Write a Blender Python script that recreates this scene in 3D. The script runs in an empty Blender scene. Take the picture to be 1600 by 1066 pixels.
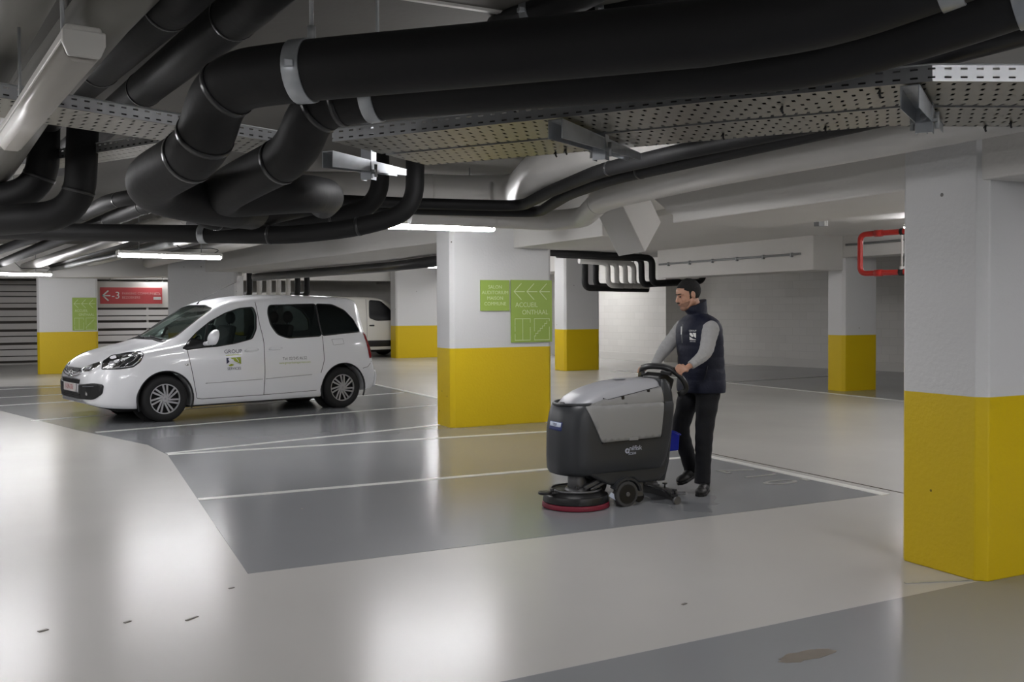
import bpy, bmesh, math, random
from mathutils import Vector, Matrix
from mathutils.bvhtree import BVHTree
random.seed(4)
PI = math.pi
SC = bpy.context.scene
COL = SC.collection

# ------------------------------------------------------------------ camera
cam_d = bpy.data.cameras.new('camera')
cam = bpy.data.objects.new('camera', cam_d)
COL.objects.link(cam)
SC.camera = cam
cam_d.sensor_width = 36.0
cam_d.lens = 33.42
cam_d.shift_y = -0.01127
cam_d.clip_start = 0.05
cam_d.clip_end = 200
cam.location = (0, 0, 1.5)
YAW, PITCH, ROLL = 0.462238, -0.0209625, -0.0048322
_f = Vector((math.sin(YAW) * math.cos(PITCH), math.cos(YAW) * math.cos(PITCH), math.sin(PITCH)))
_r = Vector((math.cos(YAW), -math.sin(YAW), 0))
_u = _r.cross(_f)
_c, _s = math.cos(ROLL), math.sin(ROLL)
_r2 = _c * _r + _s * _u
_u2 = -_s * _r + _c * _u
cam.rotation_euler = Matrix((_r2, _u2, -_f)).transposed().to_euler()

# ------------------------------------------------------------------ world, exposure
W = bpy.data.worlds.new('garage_world')
SC.world = W
W.use_nodes = True
W.node_tree.nodes['Background'].inputs[0].default_value = (0.5, 0.5, 0.55, 1)
W.node_tree.nodes['Background'].inputs[1].default_value = 0.02
SC.view_settings.view_transform = 'Standard'
SC.view_settings.look = 'None'
SC.view_settings.gamma = 1
SC.view_settings.use_curve_mapping = False
SC.view_settings.exposure = 2.76
LAMP_POWER = 11.0
SC.cycles.max_bounces = 8
SC.cycles.diffuse_bounces = 5
SC.cycles.glossy_bounces = 4
SC.cycles.transparent_max_bounces = 12
SC.cycles.sample_clamp_indirect = 4.0

# ------------------------------------------------------------------ colour and material helpers
def lin(r, g, b):
    o = []
    for v in (r, g, b):
        v /= 255.0
        o.append(v / 12.92 if v <= 0.04045 else ((v + 0.055) / 1.055) ** 2.4)
    return (o[0], o[1], o[2], 1)

def mat(name, rgb, rough=0.5, metal=0.0, spec=0.5, var=0.0, scale=8.0, bump=0.0, bscale=60.0, coat=0.0, rvar=0.0, stretch=None):
    m = bpy.data.materials.new(name)
    m.use_nodes = True
    nt = m.node_tree
    p = nt.nodes['Principled BSDF']
    p.inputs['Base Color'].default_value = lin(*rgb)
    p.inputs['Roughness'].default_value = rough
    p.inputs['Metallic'].default_value = metal
    p.inputs['Specular IOR Level'].default_value = spec
    p.inputs['Coat Weight'].default_value = coat
    p.inputs['Coat Roughness'].default_value = 0.08
    tc = nt.nodes.new('ShaderNodeTexCoord')
    src = tc.outputs['Object']
    if stretch:
        mp = nt.nodes.new('ShaderNodeMapping')
        mp.inputs['Scale'].default_value = stretch
        nt.links.new(src, mp.inputs['Vector'])
        src = mp.outputs['Vector']
    if var > 0 or rvar > 0:
        n = nt.nodes.new('ShaderNodeTexNoise')
        n.inputs['Scale'].default_value = scale
        n.inputs['Detail'].default_value = 3
        nt.links.new(src, n.inputs['Vector'])
        if var > 0:
            mr = nt.nodes.new('ShaderNodeMapRange')
            mr.inputs['From Min'].default_value = 0.15
            mr.inputs['From Max'].default_value = 0.85
            mr.inputs['To Min'].default_value = 1 - var
            mr.inputs['To Max'].default_value = 1 + var * 0.5
            nt.links.new(n.outputs['Fac'], mr.inputs['Value'])
            mx = nt.nodes.new('ShaderNodeMix')
            mx.data_type = 'RGBA'
            mx.blend_type = 'MULTIPLY'
            mx.inputs['Factor'].default_value = 1
            mx.inputs['A'].default_value = lin(*rgb)
            nt.links.new(mr.outputs['Result'], mx.inputs['B'])
            nt.links.new(mx.outputs['Result'], p.inputs['Base Color'])
        if rvar > 0:
            m2 = nt.nodes.new('ShaderNodeMapRange')
            m2.inputs['From Min'].default_value = 0.1
            m2.inputs['From Max'].default_value = 0.9
            m2.inputs['To Min'].default_value = max(0.02, rough - rvar)
            m2.inputs['To Max'].default_value = rough + rvar
            nt.links.new(n.outputs['Fac'], m2.inputs['Value'])
            nt.links.new(m2.outputs['Result'], p.inputs['Roughness'])
    if bump > 0:
        n2 = nt.nodes.new('ShaderNodeTexNoise')
        n2.inputs['Scale'].default_value = bscale
        n2.inputs['Detail'].default_value = 4
        nt.links.new(src, n2.inputs['Vector'])
        b = nt.nodes.new('ShaderNodeBump')
        b.inputs['Strength'].default_value = bump
        b.inputs['Distance'].default_value = 0.01
        nt.links.new(n2.outputs['Fac'], b.inputs['Height'])
        nt.links.new(b.outputs['Normal'], p.inputs['Normal'])
    return m

def emis(name, rgb, power):
    m = mat(name, rgb, 0.4)
    p = m.node_tree.nodes['Principled BSDF']
    p.inputs['Emission Color'].default_value = lin(*rgb)
    p.inputs['Emission Strength'].default_value = power
    return m

def glass(name, tint, rough=0.02, refl=1.0):
    m = bpy.data.materials.new(name)
    m.use_nodes = True
    nt = m.node_tree
    nt.nodes.clear()
    out = nt.nodes.new('ShaderNodeOutputMaterial')
    tr = nt.nodes.new('ShaderNodeBsdfTransparent')
    tr.inputs['Color'].default_value = tint
    gl = nt.nodes.new('ShaderNodeBsdfGlossy')
    gl.inputs['Roughness'].default_value = rough
    fr = nt.nodes.new('ShaderNodeFresnel')
    fr.inputs['IOR'].default_value = 1.5
    mul = nt.nodes.new('ShaderNodeMath')
    mul.operation = 'MULTIPLY'
    mul.inputs[1].default_value = refl
    nt.links.new(fr.outputs[0], mul.inputs[0])
    mx = nt.nodes.new('ShaderNodeMixShader')
    nt.links.new(mul.outputs[0], mx.inputs[0])
    nt.links.new(tr.outputs[0], mx.inputs[1])
    nt.links.new(gl.outputs[0], mx.inputs[2])
    nt.links.new(mx.outputs[0], out.inputs['Surface'])
    return m

def tray_metal(name, pu, pv, hu, hv, stagger=0.0):
    """galvanised sheet with rows of punched slots; the slots are real openings (UV in metres)"""
    m = bpy.data.materials.new(name)
    m.use_nodes = True
    nt = m.node_tree
    p = nt.nodes['Principled BSDF']
    out = nt.nodes['Material Output']
    p.inputs['Metallic'].default_value = 0.85
    p.inputs['Roughness'].default_value = 0.36
    p.inputs['Base Color'].default_value = lin(176, 178, 180)
    uv = nt.nodes.new('ShaderNodeUVMap')
    sx = nt.nodes.new('ShaderNodeSeparateXYZ')
    nt.links.new(uv.outputs[0], sx.inputs[0])
    def M(op, a, b=None):
        n = nt.nodes.new('ShaderNodeMath')
        n.operation = op
        for i, v in enumerate((a, b)):
            if v is None:
                continue
            if isinstance(v, (int, float)):
                n.inputs[i].default_value = v
            else:
                nt.links.new(v, n.inputs[i])
        return n.outputs[0]
    u, v = sx.outputs[0], sx.outputs[1]
    vr = M('DIVIDE', v, pv)
    u = M('ADD', u, M('MULTIPLY', M('FLOOR', vr), stagger))
    fv = M('ABSOLUTE', M('SUBTRACT', M('FRACT', vr), 0.5))
    fu = M('ABSOLUTE', M('SUBTRACT', M('FRACT', M('DIVIDE', u, pu)), 0.5))
    hole = M('MULTIPLY', M('LESS_THAN', fv, hv), M('LESS_THAN', fu, hu))
    tr = nt.nodes.new('ShaderNodeBsdfTransparent')
    mx = nt.nodes.new('ShaderNodeMixShader')
    nt.links.new(hole, mx.inputs[0])
    nt.links.new(p.outputs[0], mx.inputs[1])
    nt.links.new(tr.outputs[0], mx.inputs[2])
    nt.links.new(mx.outputs[0], out.inputs['Surface'])
    return m

def banded(name, rgb_lo, rgb_hi, z, rough):
    """paint in two colours with a straight edge at height z (object origin on the floor)"""
    m = mat(name, rgb_hi, rough, spec=0.4, bump=0.25, bscale=35)
    nt = m.node_tree
    p = nt.nodes['Principled BSDF']
    tc = nt.nodes.new('ShaderNodeTexCoord')
    sx = nt.nodes.new('ShaderNodeSeparateXYZ')
    nt.links.new(tc.outputs['Object'], sx.inputs[0])
    lt = nt.nodes.new('ShaderNodeMath')
    lt.operation = 'LESS_THAN'
    lt.inputs[1].default_value = z
    nt.links.new(sx.outputs[2], lt.inputs[0])
    mx = nt.nodes.new('ShaderNodeMix')
    mx.data_type = 'RGBA'
    mx.inputs['A'].default_value = lin(*rgb_hi)
    mx.inputs['B'].default_value = lin(*rgb_lo)
    nt.links.new(lt.outputs[0], mx.inputs['Factor'])
    # small air holes and marks in the concrete under the paint
    vo = nt.nodes.new('ShaderNodeTexVoronoi')
    vo.inputs['Scale'].default_value = 3.2
    nt.links.new(tc.outputs['Object'], vo.inputs['Vector'])
    l2 = nt.nodes.new('ShaderNodeMath')
    l2.operation = 'LESS_THAN'
    l2.inputs[1].default_value = 0.035
    nt.links.new(vo.outputs['Distance'], l2.inputs[0])
    m3 = nt.nodes.new('ShaderNodeMix')
    m3.data_type = 'RGBA'
    m3.blend_type = 'MULTIPLY'
    nt.links.new(l2.outputs[0], m3.inputs['Factor'])
    nt.links.new(mx.outputs['Result'], m3.inputs['A'])
    m3.inputs['B'].default_value = (0.25, 0.24, 0.22, 1)
    nt.links.new(m3.outputs['Result'], p.inputs['Base Color'])
    return m

def block_wall():
    m = mat('painted_block_wall', (214, 212, 208), 0.6, spec=0.3)
    nt = m.node_tree
    p = nt.nodes['Principled BSDF']
    uv = nt.nodes.new('ShaderNodeUVMap')
    br = nt.nodes.new('ShaderNodeTexBrick')
    br.inputs['Scale'].default_value = 1.0
    br.inputs['Brick Width'].default_value = 0.4
    br.inputs['Row Height'].default_value = 0.2
    br.inputs['Mortar Size'].default_value = 0.006
    br.inputs['Color1'].default_value = lin(213, 211, 207)
    br.inputs['Color2'].default_value = lin(208, 206, 202)
    br.inputs['Mortar'].default_value = lin(201, 199, 195)
    nt.links.new(uv.outputs[0], br.inputs['Vector'])
    nt.links.new(br.outputs['Color'], p.inputs['Base Color'])
    b = nt.nodes.new('ShaderNodeBump')
    b.inputs['Strength'].default_value = 0.15
    b.inputs['Distance'].default_value = 0.01
    b.invert = True
    nt.links.new(br.outputs['Fac'], b.inputs['Height'])
    nt.links.new(b.outputs['Normal'], p.inputs['Normal'])
    return m

MT = {}
MT['beige'] = mat('beige_floor_coating', (190, 188, 184), 0.25, spec=0.6, var=0.05, scale=0.9, rvar=0.02, bump=0.012, bscale=5)
MT['grey'] = mat('grey_floor_coating', (138, 140, 143), 0.19, spec=0.6, var=0.05, scale=0.9, rvar=0.02, bump=0.012, bscale=5)
MT['line'] = mat('white_road_paint', (222, 222, 218), 0.3, var=0.06)
MT['faded'] = mat('worn_white_paint', (158, 158, 154), 0.35, var=0.2, scale=14)
MT['joint'] = mat('dark_floor_joint', (92, 84, 76), 0.6)
MT['scuff'] = mat('dark_tyre_scuff', (110, 106, 100), 0.5)
MT['stain'] = mat('brown_floor_stain', (124, 116, 106), 0.45, var=0.2, scale=12)
MT['wet'] = mat('wet_grey_floor', (128, 130, 133), 0.11, spec=0.7, bump=0.06, bscale=6)
MT['concrete'] = mat('white_painted_concrete', (205, 203, 199), 0.6, spec=0.3, var=0.05, scale=1.5, bump=0.2, bscale=30)
MT['greypipe'] = mat('dimmed_grey_duct', (122, 120, 114), 0.5, var=0.06, scale=4)  # greyish ducts, colour darkened further to stand in for the dim corner
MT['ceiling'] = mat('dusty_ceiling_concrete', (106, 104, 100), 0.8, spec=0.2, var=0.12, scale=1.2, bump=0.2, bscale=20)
MT['pillar'] = banded('yellow_and_white_pillar_paint', (212, 182, 14), (208, 208, 208), 1.01, 0.42)
MT['block'] = block_wall()
MT['black'] = mat('black_foam_insulation', (23, 23, 24), 0.6, spec=0.35, var=0.25, scale=5, bump=0.15, bscale=25)
MT['band'] = mat('black_insulation_tape', (42, 42, 43), 0.3, spec=0.5)
MT['whitepipe'] = mat('pale_grey_duct', (196, 194, 190), 0.38, var=0.06, scale=4)
MT['galv'] = mat('galvanised_steel', (176, 180, 184), 0.35, metal=0.7, var=0.18, scale=18)
MT['galvdull'] = mat('dull_galvanised_steel', (150, 152, 152), 0.5, metal=0.4, var=0.15, scale=12)
MT['tray'] = tray_metal('perforated_galvanised_side', 0.058, 0.030, 0.22, 0.12)
MT['traybottom'] = tray_metal('perforated_galvanised_sheet', 0.055, 0.085, 0.13, 0.20, 0.021)
MT['traybottom'].node_tree.nodes['Principled BSDF'].inputs['Base Color'].default_value = lin(146, 143, 132)
MT['cable'] = mat('black_cable', (20, 20, 22), 0.5)
MT['red'] = mat('red_sprinkler_pipe', (176, 38, 30), 0.35)
MT['lampbody'] = mat('grey_lamp_housing', (190, 188, 182), 0.5)
MT['lampoff'] = mat('unlit_lamp_diffuser', (170, 166, 158), 0.4, spec=0.4)
MT['lampon'] = emis('lit_lamp_diffuser', (250, 249, 251), LAMP_POWER)
MT['green'] = mat('green_sign_panel', (150, 176, 78), 0.45)
MT['greenink'] = mat('pale_green_sign_ink', (206, 220, 168), 0.5)
MT['redsign'] = mat('red_sign_panel', (206, 84, 88), 0.5)
MT['redink'] = mat('pale_pink_sign_ink', (232, 178, 178), 0.5)
MT['whiteink'] = mat('white_ink', (236, 236, 234), 0.5)
MT['signwhite'] = mat('white_sign_board', (218, 216, 212), 0.5)
MT['slat'] = mat('white_metal_slat', (200, 197, 194), 0.4)
MT['slatdark'] = mat('dark_slat_backing', (92, 88, 84), 0.8)
MT['carwhite'] = mat('white_car_paint', (226, 227, 230), 0.3, spec=0.5, coat=0.9)
MT['vanwhite'] = mat('cream_white_van_paint', (214, 212, 204), 0.35, coat=0.6)
MT['cargrey'] = mat('grey_car_paint', (120, 122, 126), 0.3, coat=0.8)
MT['plastic'] = mat('black_car_plastic', (24, 25, 27), 0.45)
MT['seam'] = mat('dark_panel_gap', (60, 60, 62), 0.7)
MT['seamlight'] = mat('shallow_panel_crease', (168, 168, 170), 0.5)
MT['tyre'] = mat('black_tyre_rubber', (22, 22, 23), 0.75, bump=0.2, bscale=40)
MT['alloy'] = mat('silver_alloy', (196, 196, 200), 0.28, metal=0.75)
MT['hubdark'] = mat('dark_wheel_well', (12, 12, 13), 0.7)
MT['chrome'] = mat('chrome', (215, 215, 218), 0.12, metal=1.0)
MT['lens'] = glass('clear_headlamp_lens', (0.86, 0.88, 0.9, 1), 0.03, 1.4)
MT['glass'] = glass('green_tinted_window_glass', (0.50, 0.58, 0.55, 1), 0.02, 0.8)
MT['ws'] = glass('windscreen_glass', (0.50, 0.58, 0.54, 1), 0.02, 0.55)
MT['privacy'] = glass('dark_privacy_glass', (0.13, 0.16, 0.16, 1), 0.02, 0.6)
MT['seat'] = mat('dark_seat_fabric', (50, 50, 54), 0.9)
MT['interior'] = mat('grey_car_interior', (92, 94, 96), 0.8)
MT['taillight'] = mat('dark_red_lamp_plastic', (120, 12, 16), 0.15)
MT['plate'] = mat('number_plate_white', (206, 200, 198), 0.4)
MT['plateink'] = mat('number_plate_red', (170, 70, 72), 0.5)
MT['navyink'] = mat('dark_navy_lettering', (52, 54, 82), 0.5)
MT['limeink'] = mat('olive_green_lettering', (152, 166, 50), 0.5)
MT['greyink'] = mat('grey_lettering', (96, 98, 104), 0.5)
MT['mbody'] = mat('charcoal_machine_plastic', (50, 52, 55), 0.38, spec=0.45, bump=0.05, bscale=120)
MT['mgrey'] = mat('light_grey_machine_plastic', (142, 142, 141), 0.42, bump=0.05, bscale=120)
MT['mlid'] = mat('silver_grey_lid_plastic', (172, 173, 178), 0.32)
MT['mblack'] = mat('black_machine_plastic', (20, 20, 21), 0.4)
MT['mmetal'] = mat('grey_cast_metal', (110, 110, 112), 0.4, metal=0.5)
MT['mred'] = mat('dark_red_brush_skirt', (120, 20, 44), 0.5)
MT['mwheel'] = mat('grey_wheel_rubber', (70, 70, 70), 0.7)
MT['label'] = mat('pale_blue_label', (206, 214, 230), 0.5)
MT['bluelabel'] = mat('deep_blue_label', (34, 48, 104), 0.5)
MT['blue'] = mat('bright_blue_plastic', (18, 44, 190), 0.35)
MT['skin'] = mat('tan_skin', (192, 146, 122), 0.5, var=0.08, scale=40)
MT['hair'] = mat('black_hair', (11, 10, 10), 0.75, bump=0.6, bscale=160)
MT['beard'] = mat('dark_stubble', (150, 114, 95), 0.8)
MT['eyes'] = mat('dark_eyes', (24, 18, 16), 0.3)
MT['lips'] = mat('lips', (160, 100, 88), 0.5)
MT['vest'] = mat('navy_quilted_nylon', (24, 28, 46), 0.6, spec=0.3, bump=0.4, bscale=30)
MT['vestdark'] = mat('dark_navy_nylon_edge', (15, 17, 28), 0.5)
MT['sleeve'] = mat('heather_grey_jersey', (172, 172, 172), 0.9, var=0.12, scale=200, bump=0.5, bscale=45)
MT['trouser'] = mat('black_work_trousers', (17, 18, 24), 0.85, bump=0.4, bscale=22)
MT['shoe'] = mat('black_leather_shoe', (22, 21, 21), 0.5)

# ------------------------------------------------------------------ mesh builder
class MB:
    def __init__(s):
        s.bm = bmesh.new()
        s.mi = 0
    def _f(s, vs, smooth=False):
        try:
            f = s.bm.faces.new(vs)
            f.material_index = s.mi
            f.smooth = smooth
            return f
        except ValueError:
            return None
    def box(s, a, b, rot=None, about=None):
        a, b = Vector(a), Vector(b)
        lo = Vector((min(a.x, b.x), min(a.y, b.y), min(a.z, b.z)))
        hi = Vector((max(a.x, b.x), max(a.y, b.y), max(a.z, b.z)))
        vs = []
        for z in (lo.z, hi.z):
            for x, y in ((lo.x, lo.y), (hi.x, lo.y), (hi.x, hi.y), (lo.x, hi.y)):
                v = Vector((x, y, z))
                if rot:
                    v = rot @ (v - Vector(about)) + Vector(about)
                vs.append(s.bm.verts.new(v))
        for q in ((3, 2, 1, 0), (4, 5, 6, 7), (0, 1, 5, 4), (1, 2, 6, 5), (2, 3, 7, 6), (3, 0, 4, 7)):
            s._f([vs[i] for i in q])
        return vs
    def bar(s, p, q, w, h, up=(0, 0, 1)):
        """rectangular bar from p to q, w sideways, h along up, centred"""
        p, q = Vector(p), Vector(q)
        d = (q - p).normalized()
        u = Vector(up)
        r = d.cross(u).normalized()
        u = r.cross(d)
        vs = []
        for c in (p, q):
            for sx, sz in ((-1, -1), (1, -1), (1, 1), (-1, 1)):
                vs.append(s.bm.verts.new(c + r * sx * w / 2 + u * sz * h / 2))
        for k in ((3, 2, 1, 0), (4, 5, 6, 7), (0, 1, 5, 4), (1, 2, 6, 5), (2, 3, 7, 6), (3, 0, 4, 7)):
            s._f([vs[i] for i in k])
    def ring(s, c, d, r, n=24, up=None):
        d = Vector(d).normalized()
        a = Vector(up) if up is not None else (Vector((0, 0, 1)) if abs(d.z) < 0.9 else Vector((1, 0, 0)))
        x = a.cross(d).normalized()
        y = d.cross(x)
        return [s.bm.verts.new(Vector(c) + x * math.cos(2 * PI * i / n) * r + y * math.sin(2 * PI * i / n) * r) for i in range(n)], y
    def skin(s, rings, cap=True, smooth=True, closed=False):
        n = len(rings[0])
        k = len(rings)
        for i in range(k - 1 + (1 if closed else 0)):
            A, B = rings[i], rings[(i + 1) % k]
            for j in range(n):
                s._f([A[j], A[(j + 1) % n], B[(j + 1) % n], B[j]], smooth)
        if cap and not closed:
            s._f(list(reversed(rings[0])))
            s._f(rings[-1])
    def cyl(s, p, q, r, r2=None, n=24, smooth=True):
        p, q = Vector(p), Vector(q)
        a, y = s.ring(p, q - p, r, n)
        b, _ = s.ring(q, q - p, r2 if r2 is not None else r, n)
        s.skin([a, b], True, smooth)
    def tube(s, pts, r, n=20, fil=0.0, seg=7, cap=True):
        pts = fillet([Vector(p) for p in pts], fil, seg) if fil > 0 else [Vector(p) for p in pts]
        rings = []
        y = None
        k = len(pts)
        for i, p in enumerate(pts):
            d = (pts[min(i + 1, k - 1)] - pts[max(i - 1, 0)])
            d.normalize()
            if y is None:
                y = Vector((0, 0, 1)) if abs(d.z) < 0.9 else Vector((1, 0, 0))
            y = (y - d * y.dot(d)).normalized()
            x = y.cross(d).normalized()
            rr = r[i] if isinstance(r, (list, tuple)) else r
            rings.append([s.bm.verts.new(p + x * math.cos(2 * PI * j / n) * rr + y * math.sin(2 * PI * j / n) * rr) for j in range(n)])
        s.skin(rings, cap)
        return pts
    def ell(s, c, r, rot=None, u=20, v=12, smooth=True):
        c = Vector(c)
        rings = []
        for i in range(1, v):
            t = PI * i / v
            rg = []
            for j in range(u):
                a = 2 * PI * j / u
                p = Vector((r[0] * math.sin(t) * math.cos(a), r[1] * math.sin(t) * math.sin(a), r[2] * math.cos(t)))
                if rot:
                    p = rot @ p
                rg.append(s.bm.verts.new(c + p))
            rings.append(rg)
        top = Vector((0, 0, r[2]))
        if rot:
            top = rot @ top
        t1 = s.bm.verts.new(c + top)
        t2 = s.bm.verts.new(c - top)
        for i in range(len(rings) - 1):
            for j in range(u):
                s._f([rings[i][j], rings[i + 1][j], rings[i + 1][(j + 1) % u], rings[i][(j + 1) % u]], smooth)
        for j in range(u):
            s._f([t1, rings[0][j], rings[0][(j + 1) % u]], smooth)
            s._f([t2, rings[-1][(j + 1) % u], rings[-1][j]], smooth)
    def caps(s, p, r1, q, r2, n=16):
        """tapered capsule"""
        p, q = Vector(p), Vector(q)
        s.cyl(p, q, r1, r2, n)
        s.ell(p, (r1, r1, r1), None, n, 8)
        s.ell(q, (r2, r2, r2), None, n, 8)
    def prism(s, poly, vec, smooth=False):
        vec = Vector(vec)
        a = [s.bm.verts.new(Vector(p)) for p in poly]
        b = [s.bm.verts.new(Vector(p) + vec) for p in poly]
        n = len(poly)
        s._f(list(reversed(a)))
        s._f(b)
        for i in range(n):
            s._f([a[i], a[(i + 1) % n], b[(i + 1) % n], b[i]], smooth)
    def poly(s, pts, smooth=False):
        return s._f([s.bm.verts.new(Vector(p)) for p in pts], smooth)
    def build(s, name, m, parent=None, bevel=0.0, smooth=None, normals=True, base=True, seg=2):
        if normals:
            bmesh.ops.recalc_face_normals(s.bm, faces=s.bm.faces[:])
        me = bpy.data.meshes.new(name)
        s.bm.to_mesh(me)
        s.bm.free()
        return link_mesh(name, me, m, parent, bevel, smooth, base, seg)

def link_mesh(name, me, m, parent=None, bevel=0.0, smooth=None, base=True, seg=2):
    o = bpy.data.objects.new(name, me)
    COL.objects.link(o)
    for mm in (m if isinstance(m, (list, tuple)) else [m]):
        me.materials.append(mm)
    if smooth is not None:
        for p in me.polygons:
            p.use_smooth = smooth
    if parent is not None:
        if parent.get('_w'):            # mesh is written in world coordinates, the parent only translates
            me.transform(Matrix.Translation(-wloc(parent)))
        o.parent = parent
        o['_w'] = parent.get('_w', 0)
    elif base and len(me.vertices):
        xs = [v.co.x for v in me.vertices]
        ys = [v.co.y for v in me.vertices]
        zs = [v.co.z for v in me.vertices]
        c = Vector(((min(xs) + max(xs)) / 2, (min(ys) + max(ys)) / 2, min(zs)))
        me.transform(Matrix.Translation(-c))
        o.location = c
        o['_w'] = 1
    if bevel > 0:
        b = o.modifiers.new('bevel', 'BEVEL')
        b.width = bevel
        b.segments = seg
        b.limit_method = 'ANGLE'
        b.angle_limit = math.radians(35)
    return o

def wloc(o):
    v = Vector((0, 0, 0))
    while o is not None:
        v += o.location
        o = o.parent
    return v

def tag(o, label=None, cat=None, group=None, kind=None):
    if label: o['label'] = label
    if cat: o['category'] = cat
    if group: o['group'] = group
    if kind: o['kind'] = kind
    return o

def thing(name, label, cat, loc=(0, 0, 0), rz=0.0, group=None, world=True):
    o = bpy.data.objects.new(name, None)
    COL.objects.link(o)
    o.location = loc
    o.rotation_euler = (0, 0, rz)
    o['_w'] = 1 if (world and rz == 0) else 0
    return tag(o, label, cat, group)

def copy_tree(o, parent=None):
    c = o.copy()
    COL.objects.link(c)
    c.parent = parent
    for ch in list(o.children):
        copy_tree(ch, c)
    return c

def fillet(pts, rad, seg=7):
    out = [pts[0]]
    for i in range(1, len(pts) - 1):
        a, b, c = pts[i - 1], pts[i], pts[i + 1]
        d1 = (a - b)
        d2 = (c - b)
        l = min(rad, d1.length * 0.49, d2.length * 0.49)
        if d1.angle(d2, 3) > 3.05:
            out.append(b)
            continue
        p, q = b + d1.normalized() * l, b + d2.normalized() * l
        for k in range(seg + 1):
            t = k / seg
            out.append(p * (1 - t) ** 2 + b * 2 * t * (1 - t) + q * t * t)
    out.append(pts[-1])
    return out

def evaluated(o):
    dg = bpy.context.evaluated_depsgraph_get()
    dg.update()
    me = bpy.data.meshes.new_from_object(o.evaluated_get(dg))
    bpy.data.objects.remove(o, do_unlink=True)
    me.materials.clear()
    return me

def remeshed(mb, voxel, smooth=3):
    bmesh.ops.recalc_face_normals(mb.bm, faces=mb.bm.faces[:])
    me = bpy.data.meshes.new('tmp')
    mb.bm.to_mesh(me)
    mb.bm.free()
    o = bpy.data.objects.new('tmp', me)
    COL.objects.link(o)
    r = o.modifiers.new('r', 'REMESH')
    r.mode = 'VOXEL'
    r.voxel_size = voxel
    r.use_smooth_shade = True
    if smooth:
        s = o.modifiers.new('s', 'SMOOTH')
        s.iterations = smooth
        s.factor = 0.5
    return evaluated(o)

def text_mesh(txt, size, align='CENTER', depth=0.0, font_scale_x=1.0):
    cu = bpy.data.curves.new('txt', 'FONT')
    cu.body = txt
    cu.size = size
    cu.align_x = align
    cu.align_y = 'CENTER'
    cu.extrude = depth
    cu.resolution_u = 3
    o = bpy.data.objects.new('txt', cu)
    COL.objects.link(o)
    me = evaluated(o)
    if font_scale_x != 1.0:
        me.transform(Matrix.Diagonal((font_scale_x, 1, 1, 1)))
    bpy.data.curves.remove(cu)
    return me

def frame(origin, xdir, ydir):
    x = Vector(xdir).normalized()
    y = Vector(ydir).normalized()
    z = x.cross(y)
    return Matrix.Translation(Vector(origin)) @ Matrix((x, y, z)).transposed().to_4x4()

# ------------------------------------------------------------------ structure: floor, walls, ceiling, beams
def struct(name, mb, m, **k):
    o = mb.build(name, m, **k)
    o['kind'] = 'structure'
    return o

mb = MB(); mb.box((-13, -7, -0.2), (22, 36, 0)); FLOOR = struct('floor', mb, MT['beige'])

def flat(name, m, pts, h=0.002, label=None):
    mb = MB()
    mb.prism([(p[0], p[1], 0.0) for p in pts], (0, 0, h))
    o = mb.build(name, m, FLOOR)
    if label: o['label'] = label
    return o

def stripe(name, a, b, w, h=0.005, m='line', label=None):
    a, b = Vector(a), Vector(b)
    n = (b - a).normalized()
    n = Vector((-n.y, n.x)) * w / 2
    return flat(name, MT[m], [a - n, b - n, b + n, a + n], h, label)

flat('parking_bay_coating', MT['grey'], [(1.05, 5.5), (6.02, 5.48), (6.02, 20.4), (-13, 13.5), (-13, 24.5), (-13, 24.5), (-13, 26.0), (-13, 26), (-3, 24), (-0.9, 17.8), (0.35, 13.5), (1.10, 11.3), (1.19, 10.46)][0:3] + [(4.6, 21.2), (-12.8, 22.4), (-12.8, 21.3), (-1.6, 20.2), (-0.6, 16.6), (0.42, 13.2), (1.08, 11.35), (1.19, 10.46)], 0.002, 'mid grey parking bay coating')
flat('parking_bay_coating', MT['grey'], [(-1.5, 3.47), (1.69, 3.42), (4.55, 3.49), (9.5, 3.5), (9.5, -6.5), (-1.5, -6.5)], 0.002, 'mid grey coating in the near corner')
flat('parking_bay_coating', MT['grey'], [(12.42, 19.5), (12.42, 4.0), (21, 4.0), (21, 19.5)], 0.002, 'mid grey coating of the far right bays')
stripe('painted_line', (1.12, 7.85), (4.3, 7.80), 0.085)
stripe('painted_line', (4.3, 7.80), (6.0, 7.77), 0.085)
stripe('painted_line', (1.19, 10.47), (6.0, 10.19), 0.09)
stripe('painted_line', (1.19, 10.55), (4.66, 11.49), 0.08)
stripe('painted_line', (0.62, 12.83), (5.9, 13.98), 0.09)
for k, y0 in enumerate((15.0, 17.4, 19.0)):
    stripe('painted_line', (-1.35 if k else -0.1, y0 - 0.35), (5.9, y0 + 1.30), 0.09)
stripe('painted_line', (-12, 20.2), (0.5, 20.9), 0.09)
stripe('painted_line', (6.06, 5.46), (6.06, 19.9), 0.10)
stripe('painted_line', (12.42, 4.0), (12.42, 19.5), 0.10)
stripe('painted_line', (12.42, 15.3), (17.2, 15.75), 0.09, m='faded')
stripe('painted_line', (12.42, 10.9), (18.6, 11.3), 0.09, m='faded')
stripe('floor_joint', (6.24, 5.2), (6.20, 9.2), 0.012, 0.004, 'joint')
stripe('floor_joint', (4.2, 3.65), (4.57, 3.52), 0.02, 0.004, 'faded')
for a, b, w in (((0.08, 4.05), (0.20, 4.12), 0.012), ((0.62, 4.8), (0.68, 4.84), 0.014), ((-0.02, 4.95), (0.02, 4.97), 0.02), ((0.35, 4.9), (0.38, 4.92), 0.015), ((1.75, 7.1), (1.77, 7.11), 0.02), ((0.9, 5.25), (0.93, 5.26), 0.012), ((2.9, 3.9), (2.93, 3.91), 0.014)):
    stripe('scuff_mark', a, b, w, 0.0035, 'scuff')
random.seed(3)
_st = Vector((2.951,3.078,0))
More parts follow.
